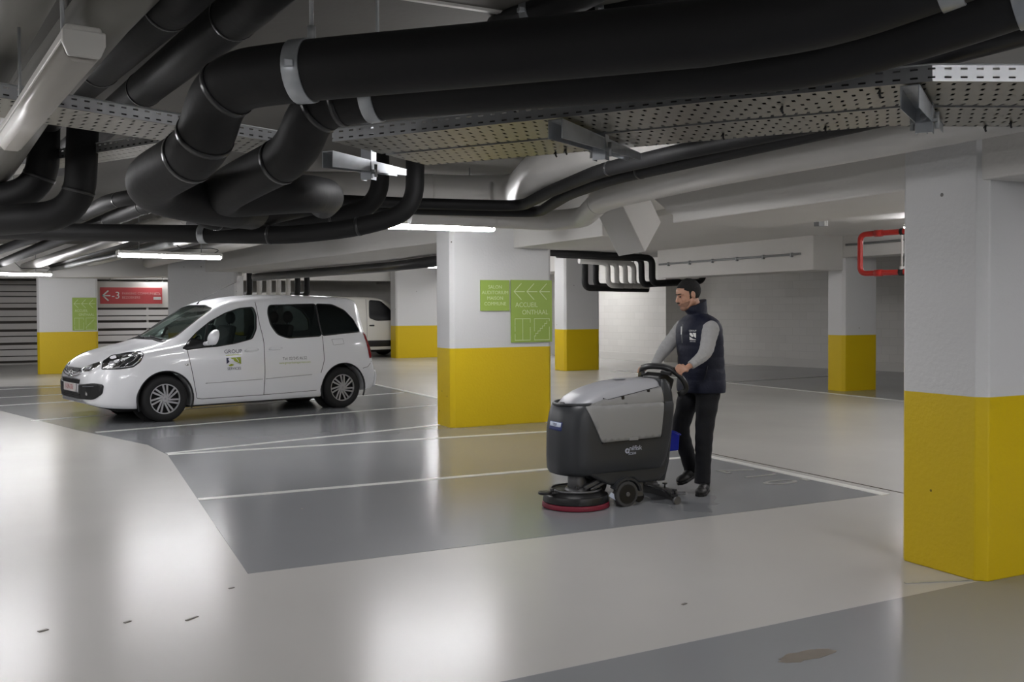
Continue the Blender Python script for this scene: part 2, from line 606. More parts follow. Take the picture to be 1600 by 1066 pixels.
flat('stain', MT['stain'], [(_st.x + math.cos(2 * PI * k / 26) * (.15 + random.uniform(-.025, .025)), _st.y + math.sin(2 * PI * k / 26) * (.05 + random.uniform(-.012, .012))) for k in range(26)], 0.003, 'faint brown stain in the near right corner')
# bay number painted on the floor, read from the lane on the right
for ch, q in (('7', (5.768,6.901,0)), ('1', (5.782,6.588,0)), ('0', (5.714,6.267,-0)), ('-', (5.925,6.26,0))):
    me = text_mesh(ch, 0.50, depth=0.001, font_scale_x=0.8)
    me.transform(Matrix.Translation((q[0], q[1], 0.004)) @ Matrix.Rotation(PI / 2, 4, 'Z'))
    o = link_mesh('bay_number', me, MT['faded'], FLOOR)
# wet film left by the squeegee
mb = MB()
random.seed(9)
cx, cy = 4.48, 5.99
pts = []
for i in range(40):
    a = 2 * PI * i / 40
    r = 1 + 0.22 * math.sin(3 * a + 1) + 0.12 * math.sin(7 * a) + random.uniform(-0.06, 0.06)
    pts.append((cx + math.cos(a) * 0.26 * r + 0.06 * math.sin(a), cy + math.sin(a) * 0.34 * r, 0))
mb.prism(pts, (0, 0, 0.0045))
o = mb.build('wet_patch', MT['wet'], FLOOR)
o['label'] = 'shiny wet patch behind the scrubber'

# ceiling
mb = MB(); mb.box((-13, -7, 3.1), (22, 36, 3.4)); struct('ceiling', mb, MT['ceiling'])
mb = MB(); mb.box((5.65, -6.9, 2.78), (16.5, 19.6, 3.1)); struct('ceiling', mb, MT['concrete'])
mb = MB(); mb.box((1.2, 4.60, 3.085), (6, 4.63, 3.1)); struct('trim_1', mb, MT['concrete'])

def wall(name, a, b, z0, z1, m, t=0.2):
    a, b = Vector((a[0], a[1], 0)), Vector((b[0], b[1], 0))
    d = (b - a)
    L = d.length
    n = Vector((-d.y, d.x, 0)).normalized() * t
    mb = MB()
    bm = mb.bm
    vs = [bm.verts.new(p) for p in (a + Vector((0, 0, z0)), b + Vector((0, 0, z0)), b + Vector((0, 0, z1)), a + Vector((0, 0, z1)))]
    f = bm.faces.new(vs)
    uvl = bm.loops.layers.uv.new('UVMap')
    for l, uv in zip(f.loops, ((0, z0), (L, z0), (L, z1), (0, z1))):
        l[uvl].uv = uv
    wb = [bm.verts.new(v.co + n) for v in vs]
    bm.faces.new(wb[::-1])
    for i in range(4):
        bm.faces.new([vs[i], wb[i], wb[(i + 1) % 4], vs[(i + 1) % 4]])
    return struct(name, mb, m)

wall('wall_right', (15.1, 27.0), (15.75, 21.95), 0, 3.1, MT['block'], 0.25)
wall('wall_right', (16.45, 21.9), (18.9, 12.6), 0, 3.1, MT['block'], 0.25)
wall('wall_right', (15.75, 21.93), (16.6, 21.93), 0, 3.1, MT['block'], 0.2)
wall('wall_right', (18.9, 12.6), (20.5, 4), 0, 3.1, MT['block'], 0.25)
wall('wall_right', (20.5, 4), (20.5, -6.8), 0, 3.1, MT['block'], 0.25)
wall('wall_back', (-12.8, 33.5), (15.3, 33.5), 0, 3.1, MT['block'], 0.25)
wall('wall_back', (15.1, 33.5), (15.1, 27.0), 0, 3.1, MT['block'], 0.25)
wall('wall_left', (-12.8, -6.8), (-12.8, 33.5), 0, 3.1, MT['block'], 0.2)
wall('wall_front', (21, -6.8), (-12.8, -6.8), 0, 3.1, MT['block'], 0.2)
# low plinth along the far right wall
def plinth(name, a, b):
    mb = MB(); mb.bar((a[0], a[1], 0.11), (b[0], b[1], 0.11), 0.06, 0.22); struct(name, mb, MT['concrete'])
plinth('baseboard_right', (15.12, 26.5), (15.72, 21.95))
plinth('baseboard_right', (16.40, 21.8), (18.82, 12.7))

def beam(name, poly, z0, z1, label=None):
    mb = MB()
    mb.prism([(p[0], p[1], z0) for p in poly], (0, 0, z1 - z0))
    o = mb.build(name, MT['concrete'], bevel=0.012)
    o['kind'] = 'structure'
    if label: o['label'] = label
    return o
beam('ceiling_beam', [(4.59, -6.8), (5.6, -6.8), (5.6, 6.3), (4.59, 6.3)], 2.19, 3.12, 'deep white beam running back from the near right pillar')
beam('ceiling_beam', [(5.55, 8.9), (6.15, 8.9), (6.15, 11.2), (5.55, 11.2)], 2.30, 2.80, 'low white beam meeting the middle pillar')
beam('ceiling_beam', [(4.8, 11.3), (6.2, 11.3), (6.45, 15.3), (4.75, 22.9), (3.35, 22.9), (4.3, 15.3)], 2.39, 3.12, 'white beam from the middle pillar to the back left')
beam('ceiling_beam', [(12.2, 12.6), (12.9, 12.6), (12.9, 17.3), (12.2, 17.3)], 2.17, 2.8, 'white beam between the two far right pillars')
beam('ceiling_beam', [(12.9, 4.0), (13.5, 4.0), (13.5, 12.9), (12.9, 12.9)], 2.40, 2.8, 'white beam in front of the far right pillar')
beam('ceiling_beam', [(11.6, 20.2), (12.5, 20.2), (12.0, 33.4), (11.1, 33.4)], 2.45, 3.12)
beam('ceiling_beam', [(-12.7, 25.0), (-0.1, 25.4), (4.2, 22.3), (4.4, 23.1), (0.1, 26.3), (-12.7, 26.0)], 2.31, 3.12, 'white beam over the back left pillars')
beam('ceiling_beam', [(-12.7, 30.3), (14.9, 28.3), (14.9, 28.9), (-12.7, 30.9)], 2.42, 3.12)
beam('ceiling_beam', [(1.5, 29.5), (1.9, 29.5), (1.9, 25.0), (1.5, 25.0)], 2.42, 3.12)
# sloping haunch where the beams meet
mb = MB()
mb.bar((5.169,8.185,2.877), (5.677,8.364,2.233), 0.32, 0.53, up=(0.9, 0.45, 0))
struct('ceiling_beam', mb, MT['concrete'], bevel=0.01)['label'] = 'sloping white haunch below the pale duct'
mb = MB()
mb.prism([(5.6, 6.3, 2.25), (5.6, 6.9, 2.62), (5.6, 6.9, 3.1), (5.6, 6.3, 3.1)], (-1.0, 0, 0))
struct('ceiling_beam', mb, MT['concrete'])
# plywood-like patch plates on the lower ceiling
mb = MB(); mb.prism([(7.2, 9.8, 2.70), (8.6, 9.6, 2.70), (8.9, 12.6, 2.70), (7.3, 12.2, 2.70)], (0, 0, 0.08)); struct('ceiling_beam', mb, MT['concrete'])

def pillar(label, poly, zt=3.1, ch=0.05):
    """concrete pillar with chamfered corners, foot polygon given anticlockwise"""
    P = [Vector((p[0], p[1], 0)) for p in poly]
    out = []
    n = len(P)
    for i in range(n):
        a, b, c = P[i - 1], P[i], P[(i + 1) % n]
        out += [b + (a - b).normalized() * ch, b + (c - b).normalized() * ch]
    mb = MB()
    mb.prism(out, (0, 0, zt))
    return tag(mb.build('concrete_pillar', MT['pillar'], bevel=0.008), label, 'pillar')
pillar('wide pillar with yellow base closest to the right edge of the photo', [(4.57, 3.46), (6.0, 3.46), (6.0, 4.03), (4.57, 4.03)], 2.8)
pillar('middle pillar with yellow base carrying two green signs', [(4.66, 11.08), (6.12, 11.08), (6.12, 11.6), (4.66, 11.6)], 2.85)
pillar('slim square pillar with yellow base beneath the looped red pipe', [(12.9, 12.58), (13.75, 12.58), (13.75, 13.0), (12.9, 13.0)], 2.8)
pillar('shaded yellow-based pillar just right of the middle pillar, further back', [(11.42, 20.05), (12.42, 20.05), (12.42, 20.6), (11.42, 20.6)], 3.1)
pillar('back left pillar with yellow base carrying one green sign', [(-0.03, 25.40), (1.31, 25.40), (1.31, 25.98), (-0.03, 25.98)], 3.1)
pillar('pale pillar directly behind the white car', [(2.62, 22.75), (4.05, 22.2), (4.35, 22.9), (2.9, 23.45)], 3.1)
pillar('warm lit yellow-based pillar beside the parked cream van', [(9.95, 28.05), (11.8, 28.05), (11.8, 28.6), (9.95, 28.6)], 3.1)

# white louvred screen behind the left pillars
def louvre(label, x0, x1, y, loc):
    t = thing('louvred_screen', label, 'louvre', (x0, y, 0), group=None)
    mb = MB(); mb.box((x0, y + 0.12, 0.05), (x1, y + 0.16, 2.42)); mb.build('backing_panel', MT['slatdark'], t)
    z = 0.12
    k = 0
    while z < 2.38:
        mb = MB()
        hgt = 0.16 if k % 2 else 0.11
        mb.prism([(x0, y - 0.02, z), (x0, y + 0.02, z + hgt), (x0, y + 0.05, z + hgt), (x0, y + 0.01, z)], (x1 - x0, 0, 0))
        mb.build('slat', MT['slat'], t)
        z += hgt + (0.075 if k in (2, 4, 5, 7) else 0.03)
        k += 1
    for xx in (x0 + 0.3, (x0 + x1) / 2, x1 - 0.3):
        mb = MB(); mb.box((xx - 0.03, y + 0.05, 0), (xx + 0.03, y + 0.11, 2.42)); mb.build('post', MT['slat'], t)
louvre('white horizontal slat screen below the red sign', 1.2, 4.6, 30.0, None)
louvre('white horizontal slat screen left of the back left pillar', -3.2, 1.0, 30.3, None)
mb = MB(); mb.box((-12.7, 30.45, 0), (5.0, 30.7, 0.06)); struct('trim_2', mb, MT['concrete'])

# ------------------------------------------------------------------ lamps
def lamp(label, c, rz, on=True, L=1.5, group=None, hang=3.1):
    t = thing('batten_lamp', label, 'lamp', c, rz, group, world=False)
    h = L / 2
    mb = MB()
    prof = [(-0.055, 0.0), (0.055, 0.0), (0.045, 0.045), (-0.045, 0.045)]
    mb.prism([(-h, y, z) for y, z in prof], (L, 0, 0))
    mb.build('housing', MT['lampbody'], t, bevel=0.006)
    mb = MB()
    prof = [(-0.05, 0.0), (-0.045, -0.03), (-0.025, -0.05), (0.025, -0.05), (0.045, -0.03), (0.05, 0.0)]
    mb.prism([(-h + 0.02, y, z) for y, z in prof], (L - 0.04, 0, 0), True)
    mb.build('diffuser', MT['lampon' if on else 'lampoff'], t)
    for s in (-1, 1):
        mb = MB()
        mb.prism([(s * h - 0.010, y_, z_) for y_, z_ in ((-.054, .03), (-.054, -.006), (-.040, -.040), (.040, -.040), (.054, -.006), (.054, .03))], (0.020, 0, 0))
        mb.build('end_cap', MT['lampbody'], t, bevel=0.004)
        mb = MB()
        mb.cyl((s * h * 0.6, 0, 0.045), (s * h * 0.6, 0, hang - c[2]), 0.006, n=8)
        mb.build('hanger', MT['galvdull'], t)
    if not on:
        return t
    mb = MB()
    mb.tube([(h - 0.1, 0, 0.045), (h - 0.02, 0, 0.09), (h - 0.12, 0.02, 0.12), (h - 0.6, 0.03, 0.10), (h - 0.8, 0.03, 0.3)], 0.006, 8, 0.04, 4)
    mb.build('supply_cable', MT['cable'], t)
    return t
lamp('lit tube lamp hanging just left of the middle pillar', (3.93, 9.87, 2.44), math.radians(-3))
lamp('lit tube lamp hanging above the bonnet of the white car', (1.74, 14.62, 2.32), math.radians(12))
lamp('lit tube lamp in front of the back left pillar', (-0.50, 22.9, 2.33), math.radians(14), L=1.6)
lamp('small lit lamp end peeping below the black pipe at far left', (-0.68, 12.1, 2.46), 0)
_a, _b = Vector((0.119,2.797,2.22)), Vector((-0.094,4.498,2.22))
_m = (_a + _b) / 2
lamp('unlit tube lamp hanging in the top left corner', tuple(_m), math.atan2(_b.y - _a.y, _b.x - _a.x), on=False, L=(_b - _a).length, hang=2.6)
# unseen lamps added to brighten the garage; a few inferred from lit surfaces
G = 'unseen lamps added for brightness'
for x, y, z, a in ((-3.2, 13.5, 2.5, 0.2), (-4.5, 8.0, 2.5, 0), (-3.5, 19.0, 2.5, 0.2), (3.4, -2.6, 2.5, 0), (-3.0, 2.0, 2.5, 0), (4.2, 1.1, 2.42, 1.57), (2.6, -0.9, 2.42, 0), (6.8, -4.0, 2.66, 0), (-1.5, 9.3, 2.45, 0.1), (-2.0, 6.0, 2.45, 0.1), (-3.6, 4.2, 2.45, 0.1), (-5.0, 0.2, 2.5, 0), (13.2, 9.9, 2.66, 1.57), (8.3, 18.0, 2.66, 1.57),
                   (7.9, 4.5, 2.66, 1.57), (11.2, 9.0, 2.66, 1.57), (9.0, 6.3, 2.66, 0.9), (7.1, 15.2, 2.6, 1.57),
                   (10.2, 24.2, 2.7, 0), (9.6, 20.6, 2.7, 1.4), (12.7, 25.3, 2.6, 1.1), (13.9, 23.8, 2.6, 1.57), (3.3, 27.0, 2.6, 0.2), (6.6, 25.5, 2.6, 0), (15.2, 9.0, 2.85, 1.5)):
    lamp('unseen white tube lamp added to brighten the garage', (x, y, z), a, group=G)
lamp('lit tube lamp hidden above the crossing cable trays', (2.85, 5.35, 2.62), -0.65, L=1.0)

# ------------------------------------------------------------------ pipes
def path_at(pts, s):
    acc = 0
    for a, b in zip(pts, pts[1:]):
        l = (b - a).length
        if acc + l >= s:
            return a + (b - a) * ((s - acc) / l), (b - a).normalized()
        acc += l
    return pts[-1], (pts[-1] - pts[-2]).normalized()

def near_on(pts, q):
    best = None
    for a, b in zip(pts, pts[1:]):
        d = b - a
        t = max(0, min(1, (Vector(q) - a).dot(d) / d.length_squared))
        p = a + d * t
        e = (p - Vector(q)).length
        if best is None or e < best[0]:
            best = (e, p, d.normalized())
    return best[1], best[2]

def pipe(label, pts, r, m='black', fil=0.25, clamps=(), bands=(), name='insulated_pipe', cat='pipe', n=28, rods=()):
    fp = fillet([Vector(p) for p in pts], fil, 9)
    mb = MB()
    mb.tube(fp, r, n)
    o = tag(mb.build(name, MT[m]), label, cat)
    bmat = 'band' if m == 'black' else ('whitepipe' if m == 'whitepipe' else m)
    for q in bands:
        p, d = near_on(fp, q) if not isinstance(q, (int, float)) else path_at(fp, q)
        mb = MB(); mb.cyl(p - d * 0.012, p + d * 0.012, r * 1.025 + 0.001, n=n); mb.build('joint_ring', MT[bmat], o)
    for q, w in clamps:
        p, d = near_on(fp, q)
        mb = MB()
        mb.cyl(p - d * w / 2, p + d * w / 2, r * 1.02 + 0.004, n=n)
        up = Vector((0, 0, 1))
        sd = d.cross(up).normalized()
        for s in (-1, 1):
            c = p + sd * s * (r + 0.012)
            mb.box(c - Vector((0.016, 0.016, 0.012)), c + Vector((0.016, 0.016, 0.012)))
        k = mb.build('pipe_clamp', MT['galv'], o, bevel=0.003)
        k['label'] = 'galvanised clamp ring'
    for q in rods:
        p, d = near_on(fp, q)
        mb = MB()
        mb.cyl((p.x, p.y, p.z + r * 0.98), (p.x, p.y, 3.1), 0.008, n=8)
        mb.cyl((p.x, p.y, p.z + r), (p.x, p.y, p.z + r + 0.05), 0.016, n=8)
        mb.build('hanging_rod', MT['galvdull'], o)
    return o

P1 = [(2.764,1.277,2.667), (2.641,1.679,2.59), (2.448,2.005,2.507), (2.287,2.282,2.445), (1.992,2.557,2.414), (1.385,3.073,2.395), (0.89,3.449,2.375), (0.628,3.709,2.363), (0.596,3.934,2.145), (0.401,4.503,2.05), (0.76,4.796,2.023), (1.01,5.103,2.038)]
pipe('thickest black insulated pipe, crossing the top and dropping in an elbow at left', P1, 0.110, fil=0.23,
     clamps=(((0.873,3.458,2.373), 0.066), ((2.445,1.989,2.508), 0.066)), bands=((0.649,3.698,2.31), (0.566,4.034,2.081), (0.591,3.894,2.181)), rods=((0.904,3.442,2.378),))
P2 = [(2.854,1.7,2.525), (2.711,1.941,2.455), (2.562,2.272,2.399), (2.407,2.521,2.362), (2.184,2.804,2.373), (1.266,3.692,2.373), (1.03,3.895,2.347), (0.999,4.079,2.174), (0.834,4.503,2.09), (0.774,4.79,2.047), (1.208,4.833,2.099), (1.478,5.302,2.15), (1.684,6.147,2.202)]
pipe('second black insulated pipe, running just under the thickest one', P2, 0.099, fil=0.20,
     clamps=(((1.224,3.713,2.368), 0.058), ((2.729,1.933,2.461), 0.062)), bands=((1.114,3.811,2.351), (0.962,4.182,2.126), (1.053,3.883,2.32)), rods=((1.242,3.704,2.37),))
pipe('dark grey pipe passing behind the black pipes at top right', [(3.394,3.644,2.631), (3.815,3.268,2.722), (4.009,2.838,2.773), (4.092,2.461,2.79)], 0.09, 'band', name='service_pipe')
pipe('short black pipe climbing above the thickest pipe, left of centre top', [(2.278,4.711,3.012), (2.444,4.295,3.094), (2.602,3.883,3.181)], 0.10, clamps=(((2.396,4.486,3.069), 0.05),))
pipe('short black pipe climbing above the thickest pipe, right of centre top', [(2.654,4.525,3.038), (2.885,4.187,3.105), (3.026,3.784,3.184)], 0.11, clamps=(((2.758,4.362,3.062), 0.05),))
pipe('black insulated pipe running up to the top edge, beside the unlit lamp', [(-0.142,7.473,2.644), (0.261,6.272,2.877), (0.551,4.339,2.848), (0.605,3.753,2.823)], 0.108, bands=((0.359,5.832,2.893), (0.531,4.461,2.847)))
pipe('black insulated pipe running up to the top edge, second from the unlit lamp', [(0.156,8.443,2.688), (0.552,6.798,2.885), (0.842,4.138,2.824), (0.889,3.723,2.834)], 0.105, bands=((0.646,6.304,2.908), (0.81,4.433,2.834)))
pipe('pale duct above the unlit lamp, cut by the top edge', [(-0.247,7.074,2.45), (-0.014,5.845,2.646), (0.277,4.586,2.825), (0.399,3.968,2.861)], 0.125, 'greypipe', name='air_duct', cat='duct')
pipe('pale duct in the top left corner, cut by the left edge', [(-0.347,5.784,2.503), (-0.077,4.425,2.701), (0.039,3.81,2.775)], 0.10, 'greypipe', name='air_duct', cat='duct')
pipe('slim upright grey pipe at the top left corner', [(0.139,5.099,2.668), (0.134,5.111,3.101)], 0.022, 'whitepipe', 0, name='service_pipe', bands=((0.137,5.105,2.903),))
pipe('slim upright grey pipe at the left edge under the unlit lamp', [(-0.205,7.946,2.384), (-0.2,7.953,2.808)], 0.05, 'whitepipe', 0, name='service_pipe')
# U-bends at left
pipe('black pipe dropping from the tray and bending to the left edge, left of the pair', [(0.052,6.932,2.762), (0.038,6.928,2.282), (-0.549,7.218,2.193)], 0.098, fil=0.26, bands=((0.036,6.931,2.374),))
pipe('black pipe dropping from the tray and bending to the left edge, right of the pair', [(0.271,6.598,2.7), (0.241,6.599,2.114), (-0.533,6.984,2.05)], 0.095, fil=0.24, bands=((0.254,6.596,2.255),))
# the long cross pipe with its strap, and the two risers
pipe('long thin black pipe crossing the left half, held by a steel strap', [(-0.92,10.087,2.289), (-0.292,9.549,2.216), (1.239,8.226,2.139), (1.843,7.812,2.117), (2.331,7.459,2.168), (2.705,7.164,2.291), (2.718,7.171,2.879)], 0.074, fil=0.22,
     clamps=(((1.239,8.226,2.139), 0.06),), bands=((1.702,7.883,2.118), (2.331,7.459,2.189)))
pipe('black riser joining the tray, left of the two risers', [(1.286,9.212,2.295), (1.885,8.465,2.233), (2.286,8.043,2.29), (2.621,7.767,2.409), (2.628,7.776,2.916)], 0.078, fil=0.22, bands=((2.286,8.043,2.301),))
pipe('black pipe end turning behind the big elbows', [(1.054,7.539,2.281), (1.215,7.68,2.203), (1.705,7.886,2.291), (2.189,8.095,2.423)], 0.085, fil=0.2, bands=((1.283,7.647,2.227),))
# bunch of pipes running away to the left
bun = [
 ('black', 0.085, [(1.38,8.705,2.55), (0.976,10.004,2.55), (0.644,12.621,2.55), (-0.726,23.418,2.55)], 'black pipe receding left, nearest to the big elbow'),
 ('black', 0.075, [(1.244,8.883,2.62), (0.66,10.517,2.62), (0.052,15.577,2.62), (-0.873,21.172,2.62)], 'black pipe receding left along the left edge'),
 ('whitepipe', 0.10, [(1.853,9.741,2.55), (1.326,12.137,2.55), (0.783,16.726,2.55), (-0.956,30.718,2.55)], 'pale pipe receding left between two black pipes'),
 ('black', 0.06, [(2.158,9.975,2.6), (1.728,12.376,2.6), (1.284,17.158,2.6), (0.021,26.715,2.6)], 'slim black pipe receding left over the hanging lamps'),
 ('whitepipe', 0.09, [(2.702,10.821,2.6), (2.257,12.742,2.6), (1.927,15.916,2.6), (1.043,23.22,2.6)], 'pale pipe receding left above the car lamp'),
 ('galvdull', 0.05, [(2.386,10.4,2.5), (1.996,12.627,2.5), (1.607,16.069,2.5), (0.02,26.62,2.5)], 'thin steel pipe receding left above the car lamp'),
 ('whitepipe', 0.12, [(3.429,10.969,2.62), (3.102,13.53,2.62), (2.779,17.598,2.62), (2.239,23.836,2.62)], 'pale duct receding left beyond the car lamp'),
]
for m, r, pts, lab in bun:
    q = [Vector(p) for p in pts]
    for i in range(1, len(q)):
        g0, g1 = (v.y + 0.72 * v.x - 25.0 for v in (q[i - 1], q[i]))
        if g1 > 0:
            q[i] = q[i - 1] + (q[i] - q[i - 1]) * (-g0 / (g1 - g0))
            q = q[:i + 1]
            break
    pts = q
    pipe(lab, pts, r, m, 0.2, bands=(1.5, 3.2) if m != 'galvdull' else (), name='insulated_pipe' if m == 'black' else 'service_pipe')
# central ducts and the thin black pair
pipe('wide pale duct passing left over the lit middle lamp', [(2.186,9.798,2.74), (2.972,9.5,2.74), (4.165,9.259,2.74), (4.55,8.965,2.74), (3.977,7.339,2.74), (3.999,6.238,2.74), (4.045,5.058,2.74)], 0.185, 'whitepipe', 0.35, name='air_duct', cat='duct', bands=(1.6,))
pipe('thin black pipe, upper of the bent pair under the cable trays', [(2.289,8.465,2.5), (3.187,8.404,2.5), (4.195,8.198,2.5), (3.886,7.037,2.5), (3.643,5.854,2.5), (3.676,4.981,2.5), (3.777,3.955,2.5), (3.802,3.006,2.5)], 0.052, fil=0.25, bands=((3.635,5.756,2.5),))
pipe('thin black pipe, lower of the bent pair under the cable trays', [(2.356,8.713,2.47), (3.268,8.617,2.47), (4.494,8.405,2.47), (3.989,6.914,2.47), (3.808,5.942,2.47), (3.825,5.045,2.47), (3.846,3.931,2.47), (3.852,2.979,2.47)], 0.052, fil=0.25, bands=((3.831,5.611,2.47),))
pipe('long pale round duct rising right along the deep beam', [(3.256,8.763,2.44), (3.647,8.728,2.44), (4.875,8.859,2.44), (5.019,8.414,2.44), (4.342,6.978,2.44), (4.247,6.437,2.44), (4.137,5.243,2.44), (4.192,3.716,2.44), (4.203,2.665,2.44)], 0.105, 'whitepipe', 0.4, name='air_duct', cat='duct', bands=(0.9, (4.42,7.156,2.44)))

# ------------------------------------------------------------------ cable trays
def tray(label, path, width, side, h=0.06, off=0.0, cables=4):
    """perforated U-shaped tray along path (front edge), spreading to the side given by +1/-1"""
    t = thing('cable_tray', label, 'cable tray', path[0])
    P = [Vector(p) for p in path]
    nn = []
    for i in range(len(P)):
        d = Vector((0, 0, 0))
        if i > 0: d += (P[i] - P[i - 1]).normalized()
        if i < len(P) - 1: d += (P[i + 1] - P[i]).normalized()
        d.normalize()
        nn.append(Vector((-d.y, d.x, 0)) * side)
    L = [0]
    for a, b in zip(P, P[1:]):
        L.append(L[-1] + (b - a).length)
    def strip(name, f0, f1, v0, v1, m='tray'):
        bm = bmesh.new()
        uvl = bm.loops.layers.uv.new('UVMap')
        for i in range(len(P) - 1):
            q = [f0(i), f0(i + 1), f1(i + 1), f1(i)]
            uv = [(L[i], v0), (L[i + 1], v0), (L[i + 1], v1), (L[i], v1)]
            f = bm.faces.new([bm.verts.new(x) for x in q])
            for l, w in zip(f.loops, uv): l[uvl].uv = w
        me = bpy.data.meshes.new(name)
        bm.to_mesh(me); bm.free()
        o = link_mesh(name, me, MT[m], t)
        so = o.modifiers.new('sheet', 'SOLIDIFY'); so.thickness = 0.0015
        return o
    a, b = off, off + width
    up = Vector((0, 0, h))
    strip('tray_bottom', lambda i: P[i] + nn[i] * a, lambda i: P[i] + nn[i] * b, 0.0, width, 'traybottom')
    strip('tray_side', lambda i: P[i] + nn[i] * a, lambda i: P[i] + nn[i] * a + up, 0.0, h)
    strip('tray_side', lambda i: P[i] + nn[i] * b, lambda i: P[i] + nn[i] * b + up, 0.0, h)
    for s in (a, b):
        mb = MB(); mb.tube([P[i] + nn[i] * s + up for i in range(len(P))], 0.004, 8); mb.build('rolled_edge', MT['galvdull'], t)
    for k in range(cables):
        w = a + width * (k + 1) / (cables + 1)
        mb = MB()
        mb.tube([P[i] + nn[i] * w + Vector((0, 0, 0.02)) for i in range(len(P))], 0.016, 8)
        mb.build('cable', MT['cable'], t)
    return t
front = [(1.26, 4.43, 2.3), (2.32, 2.98, 2.3), (2.84, 2.36, 2.3), (4.45, 1.63, 2.3)]
tray('perforated steel cable tray, front one of the two crossing under the black pipes', front[::-1], 0.40, -1)
tray('perforated steel cable tray, rear one of the two crossing under the black pipes', front[::-1], 0.40, -1, off=0.44)
tray('perforated steel cable tray behind the unlit lamp at left', [(-1.3, 4.02, 2.4), (0.45, 4.80, 2.4), (1.35, 5.2, 2.4)], 0.42, 1)
tray('dark perforated cable tray seen between the two U-bent pipes', [(-0.6, 8.6, 2.5), (0.363, 7.0, 2.5), (1.0, 5.9, 2.5)], 0.25, -1)

def arm(label, A_, B_, post=0.6):
    A_, B_ = Vector(A_), Vector(B_)
    c, L, ang = (A_ + B_) / 2, (B_ - A_).length, math.atan2(B_.y - A_.y, B_.x - A_.x)
    """strut channel under the trays with a clamped upright"""
    t = thing('strut_bracket', label, 'bracket', c)
    d = Vector((math.cos(ang), math.sin(ang), 0))
    n = Vector((-d.y, d.x, 0))
    c = Vector(c)
    mb = MB()
    for s in (-1, 1):
        mb.prism([c - d * L / 2 + n * s * 0.03 + Vector((0, 0, -0.08)), c + d * L / 2 + n * s * 0.03 + Vector((0, 0, -0.035)), c + d * L / 2 + n * s * 0.03, c - d * L / 2 + n * s * 0.03], n * 0.003)
    mb.bar(c - d * L / 2 + Vector((0, 0, -0.002)), c + d * L / 2 + Vector((0, 0, -0.002)), 0.063, 0.004)
    mb.build('channel', MT['galv'], t)
    mb = MB()
    p = c + d * (L * 0.02)
    for s in (-1, 1):
        mb.bar(p + n * s * 0.03 + Vector((0, 0, -0.10)), p + n * s * 0.03 + Vector((0, 0, post)), 0.004, 0.05, up=d)
    mb.bar(p - d * 0.024 + Vector((0, 0, -0.10)), p - d * 0.024 + Vector((0, 0, post)), 0.06, 0.004, up=d)
    mb.build('upright', MT['galv'], t)
    mb = MB()
    mb.bar(p + Vector((0, 0, -0.055)) - n * 0.05, p + Vector((0, 0, -0.055)) + n * 0.05, 0.05, 0.012)
    mb.cyl(p + n * 0.045 + Vector((0, 0, -0.085)), p + n * 0.045 + Vector((0, 0, -0.02)), 0.009, n=8)
    mb.cyl(p - n * 0.045 + Vector((0, 0, -0.085)), p - n * 0.045 + Vector((0, 0, -0.02)), 0.009, n=8)
    mb.cyl(p - d * 0.05 + Vector((0, 0, -0.04)), p + d * 0.03 + Vector((0, 0, -0.04)), 0.012, n=8)
    mb.build('bolted_foot', MT['galvdull'], t)
angT = math.atan2(0.60, 0.80)
arm('steel strut bracket under the trays, nearest the big pipe elbows', (1.287,4.607,2.285), (1.829,5.041,2.285), 0.2)
arm('steel strut bracket under the middle of the trays', (1.92,3.443,2.285), (2.709,4.035,2.285), 0.2)
arm('steel strut bracket in front of the near right pillar', (2.764,2.389,2.285), (3.473,2.867,2.285), 0.12)
# dangling cable ties under the trays
G = 'black cable ties under the trays'
for k, q in enumerate(((2.359,4.23,2.29), (2.367,4.14,2.29), (3.114,3.144,2.29), (2.648,2.906,2.29), (2.779,2.537,2.29), (3.734,2.822,2.29), (3.757,2.716,2.29), (2.812,3.471,2.29))):
    mb = MB()
    q = Vector(q)
    mb.tube([q + Vector((0, 0, 0.01)), q + Vector((0.003, 0.004, -0.008)), q + Vector((0.010, 0.006, -0.016))], 0.0045, 6)
    mb.tube([q + Vector((0, 0, 0.01)), q + Vector((-0.008, 0.004, -0.004))], 0.003, 6)
    tag(mb.build('cable_tie', MT['cable']), 'tiny black cable tie under the crossing trays, %s' % ('beside the middle bracket, left one', 'beside the middle bracket, right one', 'halfway between the brackets on the right', 'near the seam right of the middle bracket', 'just left of the right bracket', 'right of the right bracket, nearer one', 'hanging furthest right', 'between the middle bracket and the tray seam')[k], 'cable tie', G)

# ------------------------------------------------------------------ black and pale pipe loops at the back, red pipe
def rack(label, pts, m, r):
    o = pipe(label, pts, r, m, 0.16, name='insulated_pipe' if m == 'black' else 'service_pipe')
    mb = MB()
    p = Vector(pts[1])
    mb.cyl((p.x, p.y, p.z), (p.x, p.y, 2.8), 0.008, n=8)
    mb.build('hanging_rod', MT['galvdull'], o)
rack('black looped pipe whose long run crosses to the middle pillar', [(8.977,18,2.741), (12.216,18,2.672), (12.548,18,2.649), (12.546,18,2.081), (13.316,18,2.116)], 'black', 0.075)
rack('black looped pipe ending in a short upturn right of the worker head', [(10.228,18.3,2.703), (12.454,18.3,2.662), (12.471,18.3,2.058), (14.211,18.3,2.148), (14.288,18.3,2.683)], 'black', 0.07)
rack('black looped pipe above the worker, leftmost drop of the rack', [(11.152,18.9,2.667), (11.306,18.9,2.655), (11.303,18.9,1.991), (13.044,18.9,1.971)], 'black', 0.075)
rack('black looped pipe above the worker, second drop of the rack', [(11.677,19.2,2.647), (11.783,19.2,2.649), (11.781,19.2,2.046), (12.844,19.2,2.023)], 'black', 0.07)
